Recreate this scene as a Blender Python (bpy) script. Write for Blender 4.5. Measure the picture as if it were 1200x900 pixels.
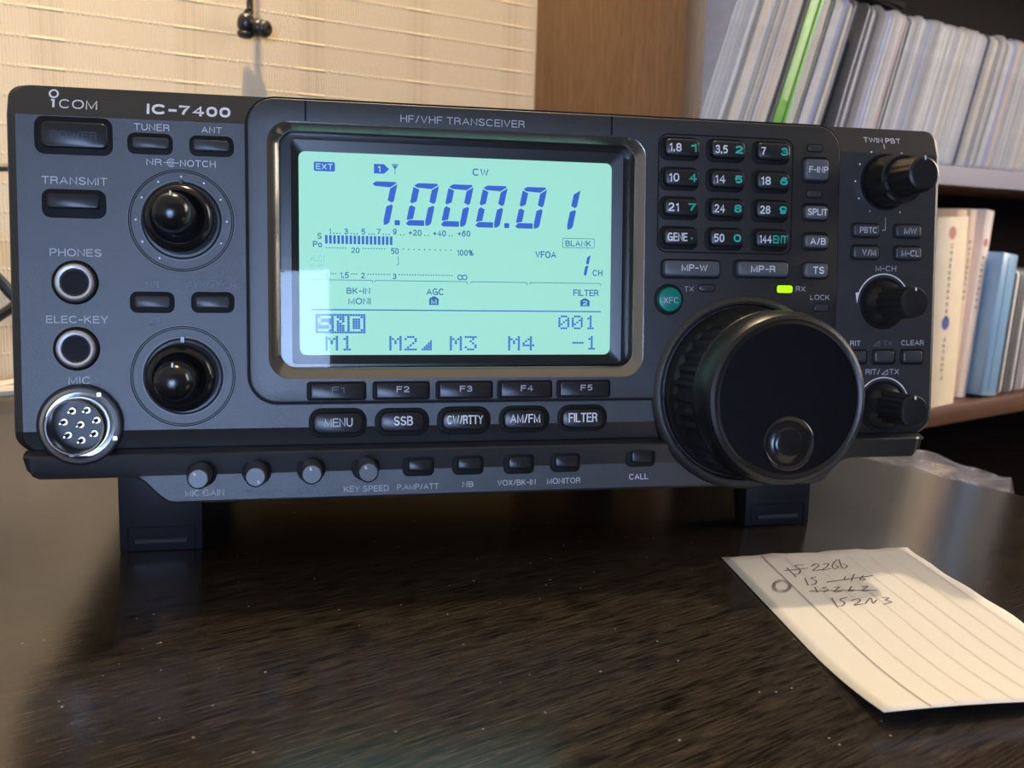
import bpy, bmesh, math, random
from mathutils import Vector, Matrix, noise

# ------------------------------------------------------------------ start
for o in list(bpy.data.objects):
    bpy.data.objects.remove(o, do_unlink=True)
scene = bpy.context.scene
COL = scene.collection
PI = math.pi
rnd = random.Random(7)


def lin(r, g, b):
    f = lambda c: (c / 12.92 if c <= 0.04045 else ((c + 0.055) / 1.055) ** 2.4)
    return (f(r / 255), f(g / 255), f(b / 255))


# ------------------------------------------------------------------ camera
cam_d = bpy.data.cameras.new('camera')
cam = bpy.data.objects.new('camera', cam_d)
COL.objects.link(cam)
_r = Vector((0.80557773, -0.59182217, 0.02812543))
_d = Vector((-0.0756087, -0.14976706, -0.98582613))
_f = Vector((0.58764602, 0.79203304, -0.16539591))
m = Matrix.Identity(4)
for i in range(3):
    m[i][0] = _r[i]
    m[i][1] = -_d[i]
    m[i][2] = -_f[i]
m[0][3], m[1][3], m[2][3] = -0.18904677, -0.25725436, 0.10481726
cam.matrix_world = m
cam_d.sensor_width = 36
cam_d.lens = 36 * 1174.63 / 1200
cam_d.clip_start = 0.01
cam_d.clip_end = 30
cam_d.dof.use_dof = True
cam_d.dof.focus_distance = 0.29
cam_d.dof.aperture_fstop = 28.0
scene.camera = cam

# ------------------------------------------------------------------ view, sky, lamps
vs = scene.view_settings
vs.view_transform = 'Standard'
vs.look = 'None'
vs.gamma = 1
vs.exposure = 0.0
vs.use_curve_mapping = False
scene.cycles.use_denoising = True
scene.cycles.max_bounces = 8

world = bpy.data.worlds.new('room_daylight')
scene.world = world
world.use_nodes = True
wt = world.node_tree
bg = wt.nodes['Background']
bg.inputs[1].default_value = 0.62
_tc = wt.nodes.new('ShaderNodeTexCoord')
_sp = wt.nodes.new('ShaderNodeSeparateXYZ')
_rp = wt.nodes.new('ShaderNodeValToRGB')
wt.links.new(_tc.outputs['Generated'], _sp.inputs[0])
_mr = wt.nodes.new('ShaderNodeMapRange')
_mr.inputs['From Min'].default_value = -1
wt.links.new(_sp.outputs[2], _mr.inputs['Value'])
wt.links.new(_mr.outputs[0], _rp.inputs[0])
wt.links.new(_rp.outputs[0], bg.inputs[0])
_e = _rp.color_ramp.elements            # dim floor, neutral room at eye level, warm lamplit ceiling
_e[0].position, _e[0].color = .35, (.20, .17, .15, 1)
_e[1].position, _e[1].color = .95, (.76, .63, .47, 1)
_m = _e.new(.52)
_m.color = (.56, .56, .58, 1)
_m = _e.new(.70)
_m.color = (.62, .58, .52, 1)


def lamp(name, loc, power, color, radius):
    d = bpy.data.lights.new(name, 'POINT')
    d.energy = power
    d.color = color
    d.shadow_soft_size = radius
    o = bpy.data.objects.new(name, d)
    o.location = loc
    COL.objects.link(o)
    return o


KEY = lamp('ceiling_lamp', (0.30, 0.36, 1.50), 47, (1.0, 0.80, 0.54), 0.025)
# shaded lamp above the desk at the left, its beam turned to the wall
_d = bpy.data.lights.new('wall_lamp', 'SPOT')
_d.energy = 47
_d.color = (1.0, 0.72, 0.38)
_d.shadow_soft_size = .02
_d.spot_size = math.radians(66)
_d.spot_blend = .7
WALLLAMP = bpy.data.objects.new('wall_lamp', _d)
WALLLAMP.location = (-0.06, 0.22, 0.92)
WALLLAMP.rotation_euler = Vector((.16, .27, -.68)).to_track_quat('-Z', 'Y').to_euler()
COL.objects.link(WALLLAMP)
WINDOW_L = (11.0, 15.6, 26.0)
ADDED_WINDOW_L = (13.5, 11.7, 10.2)  # glow of the added right-hand window

# ------------------------------------------------------------------ materials
MATS = {}


def mat(name, color=(.5, .5, .5), rough=.5, metal=0.0, spec=.5, ior=1.5, emit=None, estr=1.0, coat=0.0, bump=0.0, bscale=2000.0, var=0.0, vscale=1500.0):
    if name in MATS:
        return MATS[name]
    mm = bpy.data.materials.new(name)
    mm.use_nodes = True
    nt = mm.node_tree
    b = nt.nodes['Principled BSDF']
    b.inputs['Base Color'].default_value = (*color, 1)
    b.inputs['Roughness'].default_value = rough
    b.inputs['Metallic'].default_value = metal
    b.inputs['Specular IOR Level'].default_value = spec
    b.inputs['Coat Weight'].default_value = coat
    b.inputs['IOR'].default_value = ior
    if emit:
        b.inputs['Emission Color'].default_value = (*emit, 1)
        b.inputs['Emission Strength'].default_value = estr
    if bump or var:
        tc = nt.nodes.new('ShaderNodeTexCoord')
        nz = nt.nodes.new('ShaderNodeTexNoise')
        nz.inputs['Scale'].default_value = bscale
        nz.inputs['Detail'].default_value = 3
        nt.links.new(tc.outputs['Object'], nz.inputs['Vector'])
        if bump:
            bp = nt.nodes.new('ShaderNodeBump')
            bp.inputs['Strength'].default_value = bump
            bp.inputs['Distance'].default_value = .0002
            nt.links.new(nz.outputs['Fac'], bp.inputs['Height'])
            nt.links.new(bp.outputs['Normal'], b.inputs['Normal'])
        if var:
            n2 = nt.nodes.new('ShaderNodeTexNoise')
            n2.inputs['Scale'].default_value = vscale
            n2.inputs['Detail'].default_value = 4
            nt.links.new(tc.outputs['Object'], n2.inputs['Vector'])
            rp = nt.nodes.new('ShaderNodeValToRGB')
            rp.color_ramp.elements[0].position = .3
            rp.color_ramp.elements[1].position = .7
            rp.color_ramp.elements[0].color = (*[c * (1 - var) for c in color], 1)
            rp.color_ramp.elements[1].color = (*[min(1, c * (1 + var)) for c in color], 1)
            nt.links.new(n2.outputs['Fac'], rp.inputs['Fac'])
            nt.links.new(rp.outputs['Color'], b.inputs['Base Color'])
    MATS[name] = mm
    return mm


M_panel = mat('charcoal_metallic_paint', (.0105, .0100, .0095), .45, spec=.95, bump=.35, bscale=3000, var=.25, vscale=4000)
M_frame = mat('charcoal_frame_paint', (.012, .0114, .0108), .43, spec=.95, bump=.3, bscale=3000, var=.2, vscale=4000)
M_cab = mat('dark_grey_cabinet_paint', (.03, .03, .033), .5, bump=.4, bscale=1500)
M_black = mat('black_plastic', (.006, .006, .007), .42)
M_gap = mat('black_recess', (.003, .003, .0035), .6, spec=.25)
M_bezel = mat('bezel_metal_paint', (.30, .28, .245), .2, metal=.85)
M_btn = mat('dark_button_plastic', (.017, .018, .019), .33)
M_btnm = mat('mid_button_plastic', (.045, .048, .052), .35)
M_btng = mat('grey_button_plastic', (.105, .107, .112), .4)
M_teal = mat('teal_button_plastic', lin(0, 130, 112), .35)
M_white = mat('white_print', lin(240, 240, 240), .5)
M_grey_print = mat('grey_print', lin(196, 198, 202), .5)
M_faint = mat('dulled_print', lin(100, 110, 126), .5)  # dulled print colour; on the left legends it paints in window glare
M_pwr = mat('dim_teal_print', lin(38, 56, 62), .45)
M_tealprint = mat('teal_print', lin(45, 200, 172), .5)
M_knob = mat('glossy_black_knob', (.010, .010, .011), .22)
M_rubber = mat('black_rubber', (.011, .011, .011), .36, bump=.2, bscale=1800)
M_face = mat('dial_face', (.004, .004, .006), .36, spec=.22, var=.3, vscale=900)
M_chrome = mat('chrome', (.50, .49, .47), .26, metal=1)
M_ring = mat('brushed_silver_ring', (.78, .78, .78), .42, metal=1)
M_pin = mat('bright_pin_metal', (.55, .50, .42), .3, metal=1)
M_ledoff = mat('unlit_indicator', (.045, .045, .047), .3)
M_ledon = mat('lit_green_indicator', lin(120, 190, 0), .4, emit=(.50, .95, .0), estr=1.0)
M_foot = mat('foot_plastic', (.013, .0135, .016), .45, spec=.25)
M_mask = mat('display_mask', (.010, .010, .010), .25)
M_lcd = mat('lit_display', (.02, .03, .03), .5, emit=(.36, .82, .69), estr=.92)
M_ink = mat('display_blue', (.0, .0, .0), .6, emit=(.030, .115, .62), estr=1.0)
M_ink2 = mat('display_thin_blue', (.0, .0, .0), .6, emit=(.03, .125, .42), estr=1.0)
M_inkf = mat('display_faint', (.0, .0, .0), .6, emit=(.24, .60, .56), estr=1.0)


def glass_mat():
    mm = bpy.data.materials.new('display_glass')
    mm.use_nodes = True
    nt = mm.node_tree
    nt.nodes.clear()
    out = nt.nodes.new('ShaderNodeOutputMaterial')
    mix = nt.nodes.new('ShaderNodeMixShader')
    fr = nt.nodes.new('ShaderNodeFresnel')
    fr.inputs['IOR'].default_value = 1.37
    tr = nt.nodes.new('ShaderNodeBsdfTransparent')
    gl = nt.nodes.new('ShaderNodeBsdfGlossy')
    gl.inputs['Roughness'].default_value = .02
    nt.links.new(fr.outputs[0], mix.inputs[0])
    nt.links.new(tr.outputs[0], mix.inputs[1])
    nt.links.new(gl.outputs[0], mix.inputs[2])
    nt.links.new(mix.outputs[0], out.inputs[0])
    return mm


M_glass = glass_mat()


def wood_mat(name, dark, light, axis, rough, scale=1.0, coat=0.0, dust=False, bump=.25, spec=.5, ramp=(.36, .64)):
    """Grain streaks that run along one object axis."""
    mm = bpy.data.materials.new(name)
    mm.use_nodes = True
    nt = mm.node_tree
    b = nt.nodes['Principled BSDF']
    tc = nt.nodes.new('ShaderNodeTexCoord')
    mp = nt.nodes.new('ShaderNodeMapping')
    s = [1700 * scale] * 3
    s[axis] = 95 * scale
    mp.inputs['Scale'].default_value = s
    nt.links.new(tc.outputs['Object'], mp.inputs['Vector'])
    n1 = nt.nodes.new('ShaderNodeTexNoise')
    n1.inputs['Scale'].default_value = 1
    n1.inputs['Detail'].default_value = 3
    n1.inputs['Roughness'].default_value = .65
    nt.links.new(mp.outputs[0], n1.inputs['Vector'])
    mp2 = nt.nodes.new('ShaderNodeMapping')
    s2 = [240 * scale] * 3
    s2[axis] = 12 * scale
    mp2.inputs['Scale'].default_value = s2
    nt.links.new(tc.outputs['Object'], mp2.inputs['Vector'])
    n2 = nt.nodes.new('ShaderNodeTexNoise')
    n2.inputs['Scale'].default_value = 1
    n2.inputs['Detail'].default_value = 3
    nt.links.new(mp2.outputs[0], n2.inputs['Vector'])
    mx = nt.nodes.new('ShaderNodeMath')
    mx.operation = 'MULTIPLY_ADD'
    mx.inputs[1].default_value = .8
    nt.links.new(n1.outputs['Fac'], mx.inputs[0])
    m3 = nt.nodes.new('ShaderNodeMath')
    m3.operation = 'MULTIPLY'
    m3.inputs[1].default_value = .2
    nt.links.new(n2.outputs['Fac'], m3.inputs[0])
    nt.links.new(m3.outputs[0], mx.inputs[2])
    rp = nt.nodes.new('ShaderNodeValToRGB')
    rp.color_ramp.elements[0].position = ramp[0]
    rp.color_ramp.elements[1].position = ramp[1]
    rp.color_ramp.elements[0].color = (*dark, 1)
    rp.color_ramp.elements[1].color = (*light, 1)
    nt.links.new(mx.outputs[0], rp.inputs['Fac'])
    colout = rp.outputs['Color']
    if dust:
        vo = nt.nodes.new('ShaderNodeTexVoronoi')
        vo.inputs['Scale'].default_value = 260
        nt.links.new(tc.outputs['Object'], vo.inputs['Vector'])
        lt = nt.nodes.new('ShaderNodeMath')
        lt.operation = 'LESS_THAN'
        lt.inputs[1].default_value = .07
        nt.links.new(vo.outputs['Distance'], lt.inputs[0])
        sep = nt.nodes.new('ShaderNodeSeparateColor')
        nt.links.new(vo.outputs['Color'], sep.inputs[0])
        gt = nt.nodes.new('ShaderNodeMath')
        gt.operation = 'GREATER_THAN'
        gt.inputs[1].default_value = .72
        nt.links.new(sep.outputs[0], gt.inputs[0])
        mu = nt.nodes.new('ShaderNodeMath')
        mu.operation = 'MULTIPLY'
        nt.links.new(lt.outputs[0], mu.inputs[0])
        nt.links.new(gt.outputs[0], mu.inputs[1])
        mc = nt.nodes.new('ShaderNodeMixRGB')
        mc.inputs[2].default_value = (.34, .31, .27, 1)
        nt.links.new(mu.outputs[0], mc.inputs[0])
        nt.links.new(colout, mc.inputs[1])
        colout = mc.outputs[0]
    nt.links.new(colout, b.inputs['Base Color'])
    bp = nt.nodes.new('ShaderNodeBump')
    bp.inputs['Strength'].default_value = bump
    bp.inputs['Distance'].default_value = .0004
    nt.links.new(mx.outputs[0], bp.inputs['Height'])
    nt.links.new(bp.outputs['Normal'], b.inputs['Normal'])
    b.inputs['Roughness'].default_value = rough
    b.inputs['Specular IOR Level'].default_value = spec
    b.inputs['Coat Weight'].default_value = coat
    b.inputs['Coat Roughness'].default_value = .12
    return mm


M_desk = wood_mat('espresso_desk_wood', lin(13, 11, 9), lin(76, 66, 54), 0, .18, dust=True, bump=.10, spec=.6, ramp=(.40, .66))
M_book_side = wood_mat('walnut_panel', lin(86, 66, 48), lin(106, 84, 64), 2, .55, scale=.45, bump=.08, spec=.2)
M_shelf = wood_mat('walnut_shelf', lin(96, 66, 48), lin(116, 82, 62), 0, .42, scale=.5, bump=.08)
M_back = wood_mat('dark_back_panel', lin(15, 10, 8), lin(24, 16, 13), 2, .7, scale=.5, bump=.05, spec=.1)


def wallpaper_mat():
    mm = bpy.data.materials.new('embossed_cream_wallpaper')
    mm.use_nodes = True
    nt = mm.node_tree
    N, K = nt.nodes, nt.links
    b = N['Principled BSDF']
    tc = N.new('ShaderNodeTexCoord')
    sp = N.new('ShaderNodeSeparateXYZ')
    K.new(tc.outputs['Object'], sp.inputs[0])

    def math_(op, a, bb=None, c=None):
        n = N.new('ShaderNodeMath')
        n.operation = op
        for i, v in enumerate((a, bb, c)):
            if v is None:
                continue
            if isinstance(v, (int, float)):
                n.inputs[i].default_value = v
            else:
                K.new(v, n.inputs[i])
        return n.outputs[0]
    x, z = sp.outputs[0], sp.outputs[2]
    P = .0843
    # distance to the middle of the nearest vertical band
    xb = math_('ABSOLUTE', math_('SUBTRACT', math_('MODULO', math_('ADD', x, 20 * P + .048 + P / 2), P), P / 2))
    band = math_('LESS_THAN', xb, .0095)
    line = math_('LESS_THAN', math_('ABSOLUTE', math_('SUBTRACT', xb, .003)), .0011)
    # ridge rows every 16.8 mm, staggered a little by a slow wave
    row = math_('ABSOLUTE', math_('SUBTRACT', math_('MODULO', math_('ADD', z, 10 * .0168 - .2163 + .5 * .0168 + .0168 * 13), .0168), .0084))
    ridge = math_('SUBTRACT', 1.0, math_('MINIMUM', math_('DIVIDE', row, .0011), 1.0))
    dots = math_('ADD', .5, math_('MULTIPLY', .5, math_('SINE', math_('MULTIPLY', x, 2 * PI / .0028))))
    weak = math_('MULTIPLY', dots, .55)
    amp = math_('MAXIMUM', band, weak)
    h1 = math_('MULTIPLY', ridge, amp)
    fine = math_('MULTIPLY', math_('SINE', math_('MULTIPLY', x, 2 * PI / .0019)), .09)
    nz = N.new('ShaderNodeTexNoise')
    nz.inputs['Scale'].default_value = 700
    K.new(tc.outputs['Object'], nz.inputs['Vector'])
    h = math_('ADD', math_('ADD', h1, fine), math_('MULTIPLY', nz.outputs['Fac'], .35))
    bp = N.new('ShaderNodeBump')
    bp.inputs['Strength'].default_value = .75
    bp.inputs['Distance'].default_value = .0010
    K.new(h, bp.inputs['Height'])
    K.new(bp.outputs['Normal'], b.inputs['Normal'])
    mix = N.new('ShaderNodeMixRGB')
    mix.inputs[1].default_value = (*lin(231, 213, 180), 1)
    mix.inputs[2].default_value = (*lin(217, 197, 163), 1)
    K.new(math_('MULTIPLY', math_('ADD', math_('MULTIPLY', band, .3), math_('MULTIPLY', line, .4)), 1.0), mix.inputs[0])
    K.new(mix.outputs[0], b.inputs['Base Color'])
    b.inputs['Roughness'].default_value = .7
    return mm


M_wall = wallpaper_mat()
M_floor = mat('dark_floor', (.05, .035, .025), .5)
M_plainwall = mat('plain_room_wall', (.10, .095, .09), .8)

# ------------------------------------------------------------------ builders


def prop(o, label=None, cat=None, group=None, kind=None):
    if label:
        o['label'] = label
    if cat:
        o['category'] = cat
    if group:
        o['group'] = group
    if kind:
        o['kind'] = kind
    return o


def empty(name, loc=(0, 0, 0)):
    o = bpy.data.objects.new(name, None)
    o.empty_display_size = .02
    o.location = loc
    COL.objects.link(o)
    return o


class MB:
    def __init__(s):
        s.v, s.f, s.m = [], [], []

    def face(s, pts, mi=0):
        n = len(s.v)
        s.v += [tuple(p) for p in pts]
        s.f.append(tuple(range(n, n + len(pts))))
        s.m.append(mi)

    def loft(s, loops, mi=0, cap0=False, cap1=False, closed=True, mis=None):
        base = len(s.v)
        k = len(loops[0])
        for lp in loops:
            s.v += [tuple(p) for p in lp]
        for i in range(len(loops) - 1):
            a, b = base + i * k, base + (i + 1) * k
            for j in range(k if closed else k - 1):
                jj = (j + 1) % k
                s.f.append((a + j, a + jj, b + jj, b + j))
                s.m.append(mis[i] if mis else mi)
        if cap0:
            s.f.append(tuple(base + j for j in range(k - 1, -1, -1)))
            s.m.append(mis[0] if mis else mi)
        if cap1:
            a = base + (len(loops) - 1) * k
            s.f.append(tuple(a + j for j in range(k)))
            s.m.append(mis[-1] if mis else mi)

    def box(s, x0, y0, z0, x1, y1, z1, mi=0):
        q = [(x0, y0), (x1, y0), (x1, y1), (x0, y1)]
        s.loft([[(a, b, z0) for a, b in q], [(a, b, z1) for a, b in q]], mi, True, True)

    def tube(s, pts, r, n=8, mi=0, caps=True, rad=None):
        pts = [Vector(p) for p in pts]
        loops = []
        up = Vector((.13, .21, .97)).normalized()
        for i, p in enumerate(pts):
            t = (pts[min(i + 1, len(pts) - 1)] - pts[max(i - 1, 0)]).normalized()
            a = t.cross(up)
            if a.length < 1e-4:
                a = t.cross(Vector((1, 0, 0)))
            a.normalize()
            b = t.cross(a)
            rr = rad[i] if rad else r
            loops.append([p + a * (rr * math.cos(2 * PI * k / n)) + b * (rr * math.sin(2 * PI * k / n)) for k in range(n)])
        s.loft(loops, mi, caps, caps)

    def build(s, name, mats, parent=None, smooth=True, angle=.6, recalc=True, bevel=0.0, loc=None):
        me = bpy.data.meshes.new(name)
        me.from_pydata(s.v, [], s.f)
        if not isinstance(mats, (list, tuple)):
            mats = [mats]
        for a in mats:
            me.materials.append(a)
        me.polygons.foreach_set('material_index', s.m)
        bm = bmesh.new()
        bm.from_mesh(me)
        if recalc:
            bmesh.ops.remove_doubles(bm, verts=bm.verts, dist=1e-7)
            bmesh.ops.recalc_face_normals(bm, faces=bm.faces)
        if bevel:
            es = [e for e in bm.edges if len(e.link_faces) == 2 and e.calc_face_angle(0) > .5]
            bmesh.ops.bevel(bm, geom=es, offset=bevel, segments=2, affect='EDGES', profile=.5)
        bm.to_mesh(me)
        bm.free()
        if smooth:
            me.polygons.foreach_set('use_smooth', [True] * len(me.polygons))
            me.set_sharp_from_angle(angle=angle)
        o = bpy.data.objects.new(name, me)
        COL.objects.link(o)
        if parent:
            o.parent = parent
        if loc:
            o.location = loc
        return o


# ------------------------------------------------------------------ the setting
def setting_box(name, b, mm):
    g = MB()
    g.box(*b)
    o = g.build(name, mm, smooth=False)
    return prop(o, kind='structure')


setting_box('wall_back', (-1.9, .400, -.72, 1.7, .46, 1.75), M_wall)
setting_box('floor', (-1.9, -1.96, -.76, 1.7, .46, -.72), M_floor)
FW = -1.90      # the wall behind the photographer, with the window that lights the front panel
WX0, WX1, WZ0, WZ1 = -1.72, -.80, -.16, .44
g = MB()
g.box(-1.9, FW - .06, -.72, WX0, FW, 1.75)
g.box(WX1, FW - .06, -.72, 1.7, FW, 1.75)
g.box(WX0, FW - .06, -.72, WX1, FW, WZ0)
g.box(WX0, FW - .06, WZ1, WX1, FW, 1.75)
prop(g.build('wall_front', M_plainwall, smooth=False, recalc=False), kind='structure')
g = MB()
for a in ((WX0, WZ0, WX0 + .03, WZ1), (WX1 - .03, WZ0, WX1, WZ1), (WX0, WZ0, WX1, WZ0 + .03), (WX0, WZ1 - .03, WX1, WZ1)):
    g.box(a[0], FW - .05, a[1], a[2], FW - .01, a[3])
win = g.build('window_1', mat('white_window_frame', (.7, .7, .7), .5), smooth=False, recalc=False)
prop(win, kind='structure')
g = MB()
g.box(WX0 + .028, FW - .045, WZ0 + .028, WX1 - .028, FW - .035, WZ1 - .028)
M_wf = bpy.data.materials['white_window_frame']
g.build('window_pane', mat('daylit_pane', (.2, .2, .2), .3, emit=tuple(c / 10 for c in WINDOW_L), estr=10), win, smooth=False)

# right-hand wall; the unseen window in it is added to brighten the sleeves
RX, RY0, RY1, RZ0, RZ1 = 1.62, -.95, -.10, .20, 1.15
g = MB()
g.box(RX, -1.9, -.72, RX + .06, RY0, 1.75)
g.box(RX, RY1, -.72, RX + .06, .40, 1.75)
g.box(RX, RY0, -.72, RX + .06, RY1, RZ0)
g.box(RX, RY0, RZ1, RX + .06, RY1, 1.75)
prop(g.build('wall_right', M_plainwall, smooth=False, recalc=False), kind='structure')
g = MB()
for a in ((RY0, RZ0, RY0 + .03, RZ1), (RY1 - .03, RZ0, RY1, RZ1), (RY0, RZ0, RY1, RZ0 + .03), (RY0, RZ1 - .03, RY1, RZ1)):
    g.box(RX + .01, a[0], a[1], RX + .05, a[2], a[3])
added_win = g.build('added_window', M_wf, smooth=False, recalc=False)
prop(added_win, kind='structure')
g = MB()
g.box(RX + .035, RY0 + .028, RZ0 + .028, RX + .045, RY1 - .028, RZ1 - .028)
g.build('window_pane', mat('added_glow_pane', (.2, .2, .2), .3, emit=tuple(c / 10 for c in ADDED_WINDOW_L), estr=10), added_win, smooth=False)  # glowing pane of the added window, out of view

# ------------------------------------------------------------------ desk
desk = empty('desk', (-.25, -.10, -.72))
prop(desk, 'dark espresso wood desk under the radio, with dusty streaked grain', 'desk')


def world_part(g, name, mm, parent, **k):
    """Mesh data given in room coordinates, parented to a thing whose origin is elsewhere."""
    o = g.build(name, mm, parent, **k)
    o.matrix_parent_inverse = Matrix.Translation(-parent.location)
    return o


g = MB()
g.box(-.80, -.52, -.028, .209, .362, 0)
world_part(g, 'desktop', M_desk, desk, bevel=.0012)
for x0 in (-.79, .17):
    g = MB()
    g.box(x0, -.48, -.72, x0 + .025, .34, -.028)
    world_part(g, 'side_panel', M_desk, desk, bevel=.001)
g = MB()
g.box(-.765, .30, -.45, .17, .318, -.028)
world_part(g, 'modesty_panel', M_desk, desk)

# ------------------------------------------------------------------ transceiver: frame of its front panel
radio = empty('radio_transceiver')
radio.matrix_world = Matrix(((.91354546, .04251556, -.4045085, 0), (-.40673664, .0954915, -.90854096, 0), (0, .9945219, .10452846, 0), (0, 0, 0, 1)))
prop(radio, 'dark grey desktop radio transceiver with a lit blue-green display and large black tuning dial', 'radio')


def L(X, Y, h=0.0):
    """Front panel millimetres (right, down, out of the panel) to the radio's own frame."""
    return ((X - 143.5) / 1000, (135.2 - Y) / 1000, (22 + h) / 1000)


def rr(x0, y0, x1, y1, r, n=5):
    pts = []
    r = min(r, (x1 - x0) / 2 - 1e-3, (y1 - y0) / 2 - 1e-3)
    for cx, cy, a0 in ((x1 - r, y1 - r, 0), (x0 + r, y1 - r, 90), (x0 + r, y0 + r, 180), (x1 - r, y0 + r, 270)):
        for k in range(n + 1):
            a = math.radians(a0 + 90 * k / n)
            pts.append((cx + r * math.cos(a), cy + r * math.sin(a)))
    return pts


def at(pts, h):
    return [L(x, y, h) for x, y in pts]


def pad(b, d):
    return (b[0] - d, b[1] - d, b[2] + d, b[3] + d)


def rbox(g, b, r, h0, h1, ed=.4, mi=0, n=5, cap0=False):
    """Rounded block with softened front edge."""
    g.loft([at(rr(*b, r, n), h0), at(rr(*b, r, n), h1 - ed), at(rr(*pad(b, -ed * .3), r, n), h1 - ed * .3), at(rr(*pad(b, -ed), max(r - ed, .2), n), h1)], mi, cap0, True)


def lathe(g, cx, cy, prof, n=48, mi=0, mis=None, ribs=None, cap1=True, cap0=False):
    loops = []
    for i, (r, h) in enumerate(prof):
        lp = []
        for k in range(n):
            a = 2 * PI * k / n
            q = r
            if ribs and i in ribs:
                q = r - ribs[i] * (1 if (k // ribs.get('w', 2)) % 2 else 0)
            lp.append(L(cx + q * math.cos(a), cy - q * math.sin(a), h))
        loops.append(lp)
    g.loft(loops, mi, cap0, cap1, mis=mis)


def disc(g, cx, cy, r, h, n=24, mi=0):
    g.face([L(cx + r * math.cos(2 * PI * k / n), cy - r * math.sin(2 * PI * k / n), h) for k in range(n)], mi)


def ring(g, cx, cy, r0, r1, h, a0=0, a1=360, n=72, mi=0):
    for k in range(n):
        a, b = (math.radians(a0 + (a1 - a0) * (k + i) / n) for i in (0, 1))
        g.face([L(cx + r * math.cos(t), cy - r * math.sin(t), h) for r, t in ((r0, a), (r1, a), (r1, b), (r0, b))], mi)


def rect(g, x0, y0, x1, y1, h, mi=0):
    g.face([L(x0, y0, h), L(x1, y0, h), L(x1, y1, h), L(x0, y1, h)], mi)


def outline(g, b, r, w, h, mi=0, n=5):
    a, c = rr(*b, r, n), rr(*pad(b, -w), max(r - w, .05), n)
    g.loft([at(a, h), at(c, h)], mi)


# Plain sans-serif capitals drawn as even strokes: x to the right, y down, cap height 1
def _arc(cx, cy, rx, ry, a0, a1, n=10):
    return [(cx + rx * math.cos(math.radians(a0 + (a1 - a0) * k / n)), cy + ry * math.sin(math.radians(a0 + (a1 - a0) * k / n))) for k in range(n + 1)]


def _sq(cx, cy, rx, ry, a0, a1, n=14, p=.86):
    """Arc of a slightly squared oval."""
    o = []
    for k in range(n + 1):
        t = math.radians(a0 + (a1 - a0) * k / n)
        c, q = math.cos(t), math.sin(t)
        o.append((cx + rx * math.copysign(abs(c) ** p, c), cy + ry * math.copysign(abs(q) ** p, q)))
    return o


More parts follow.
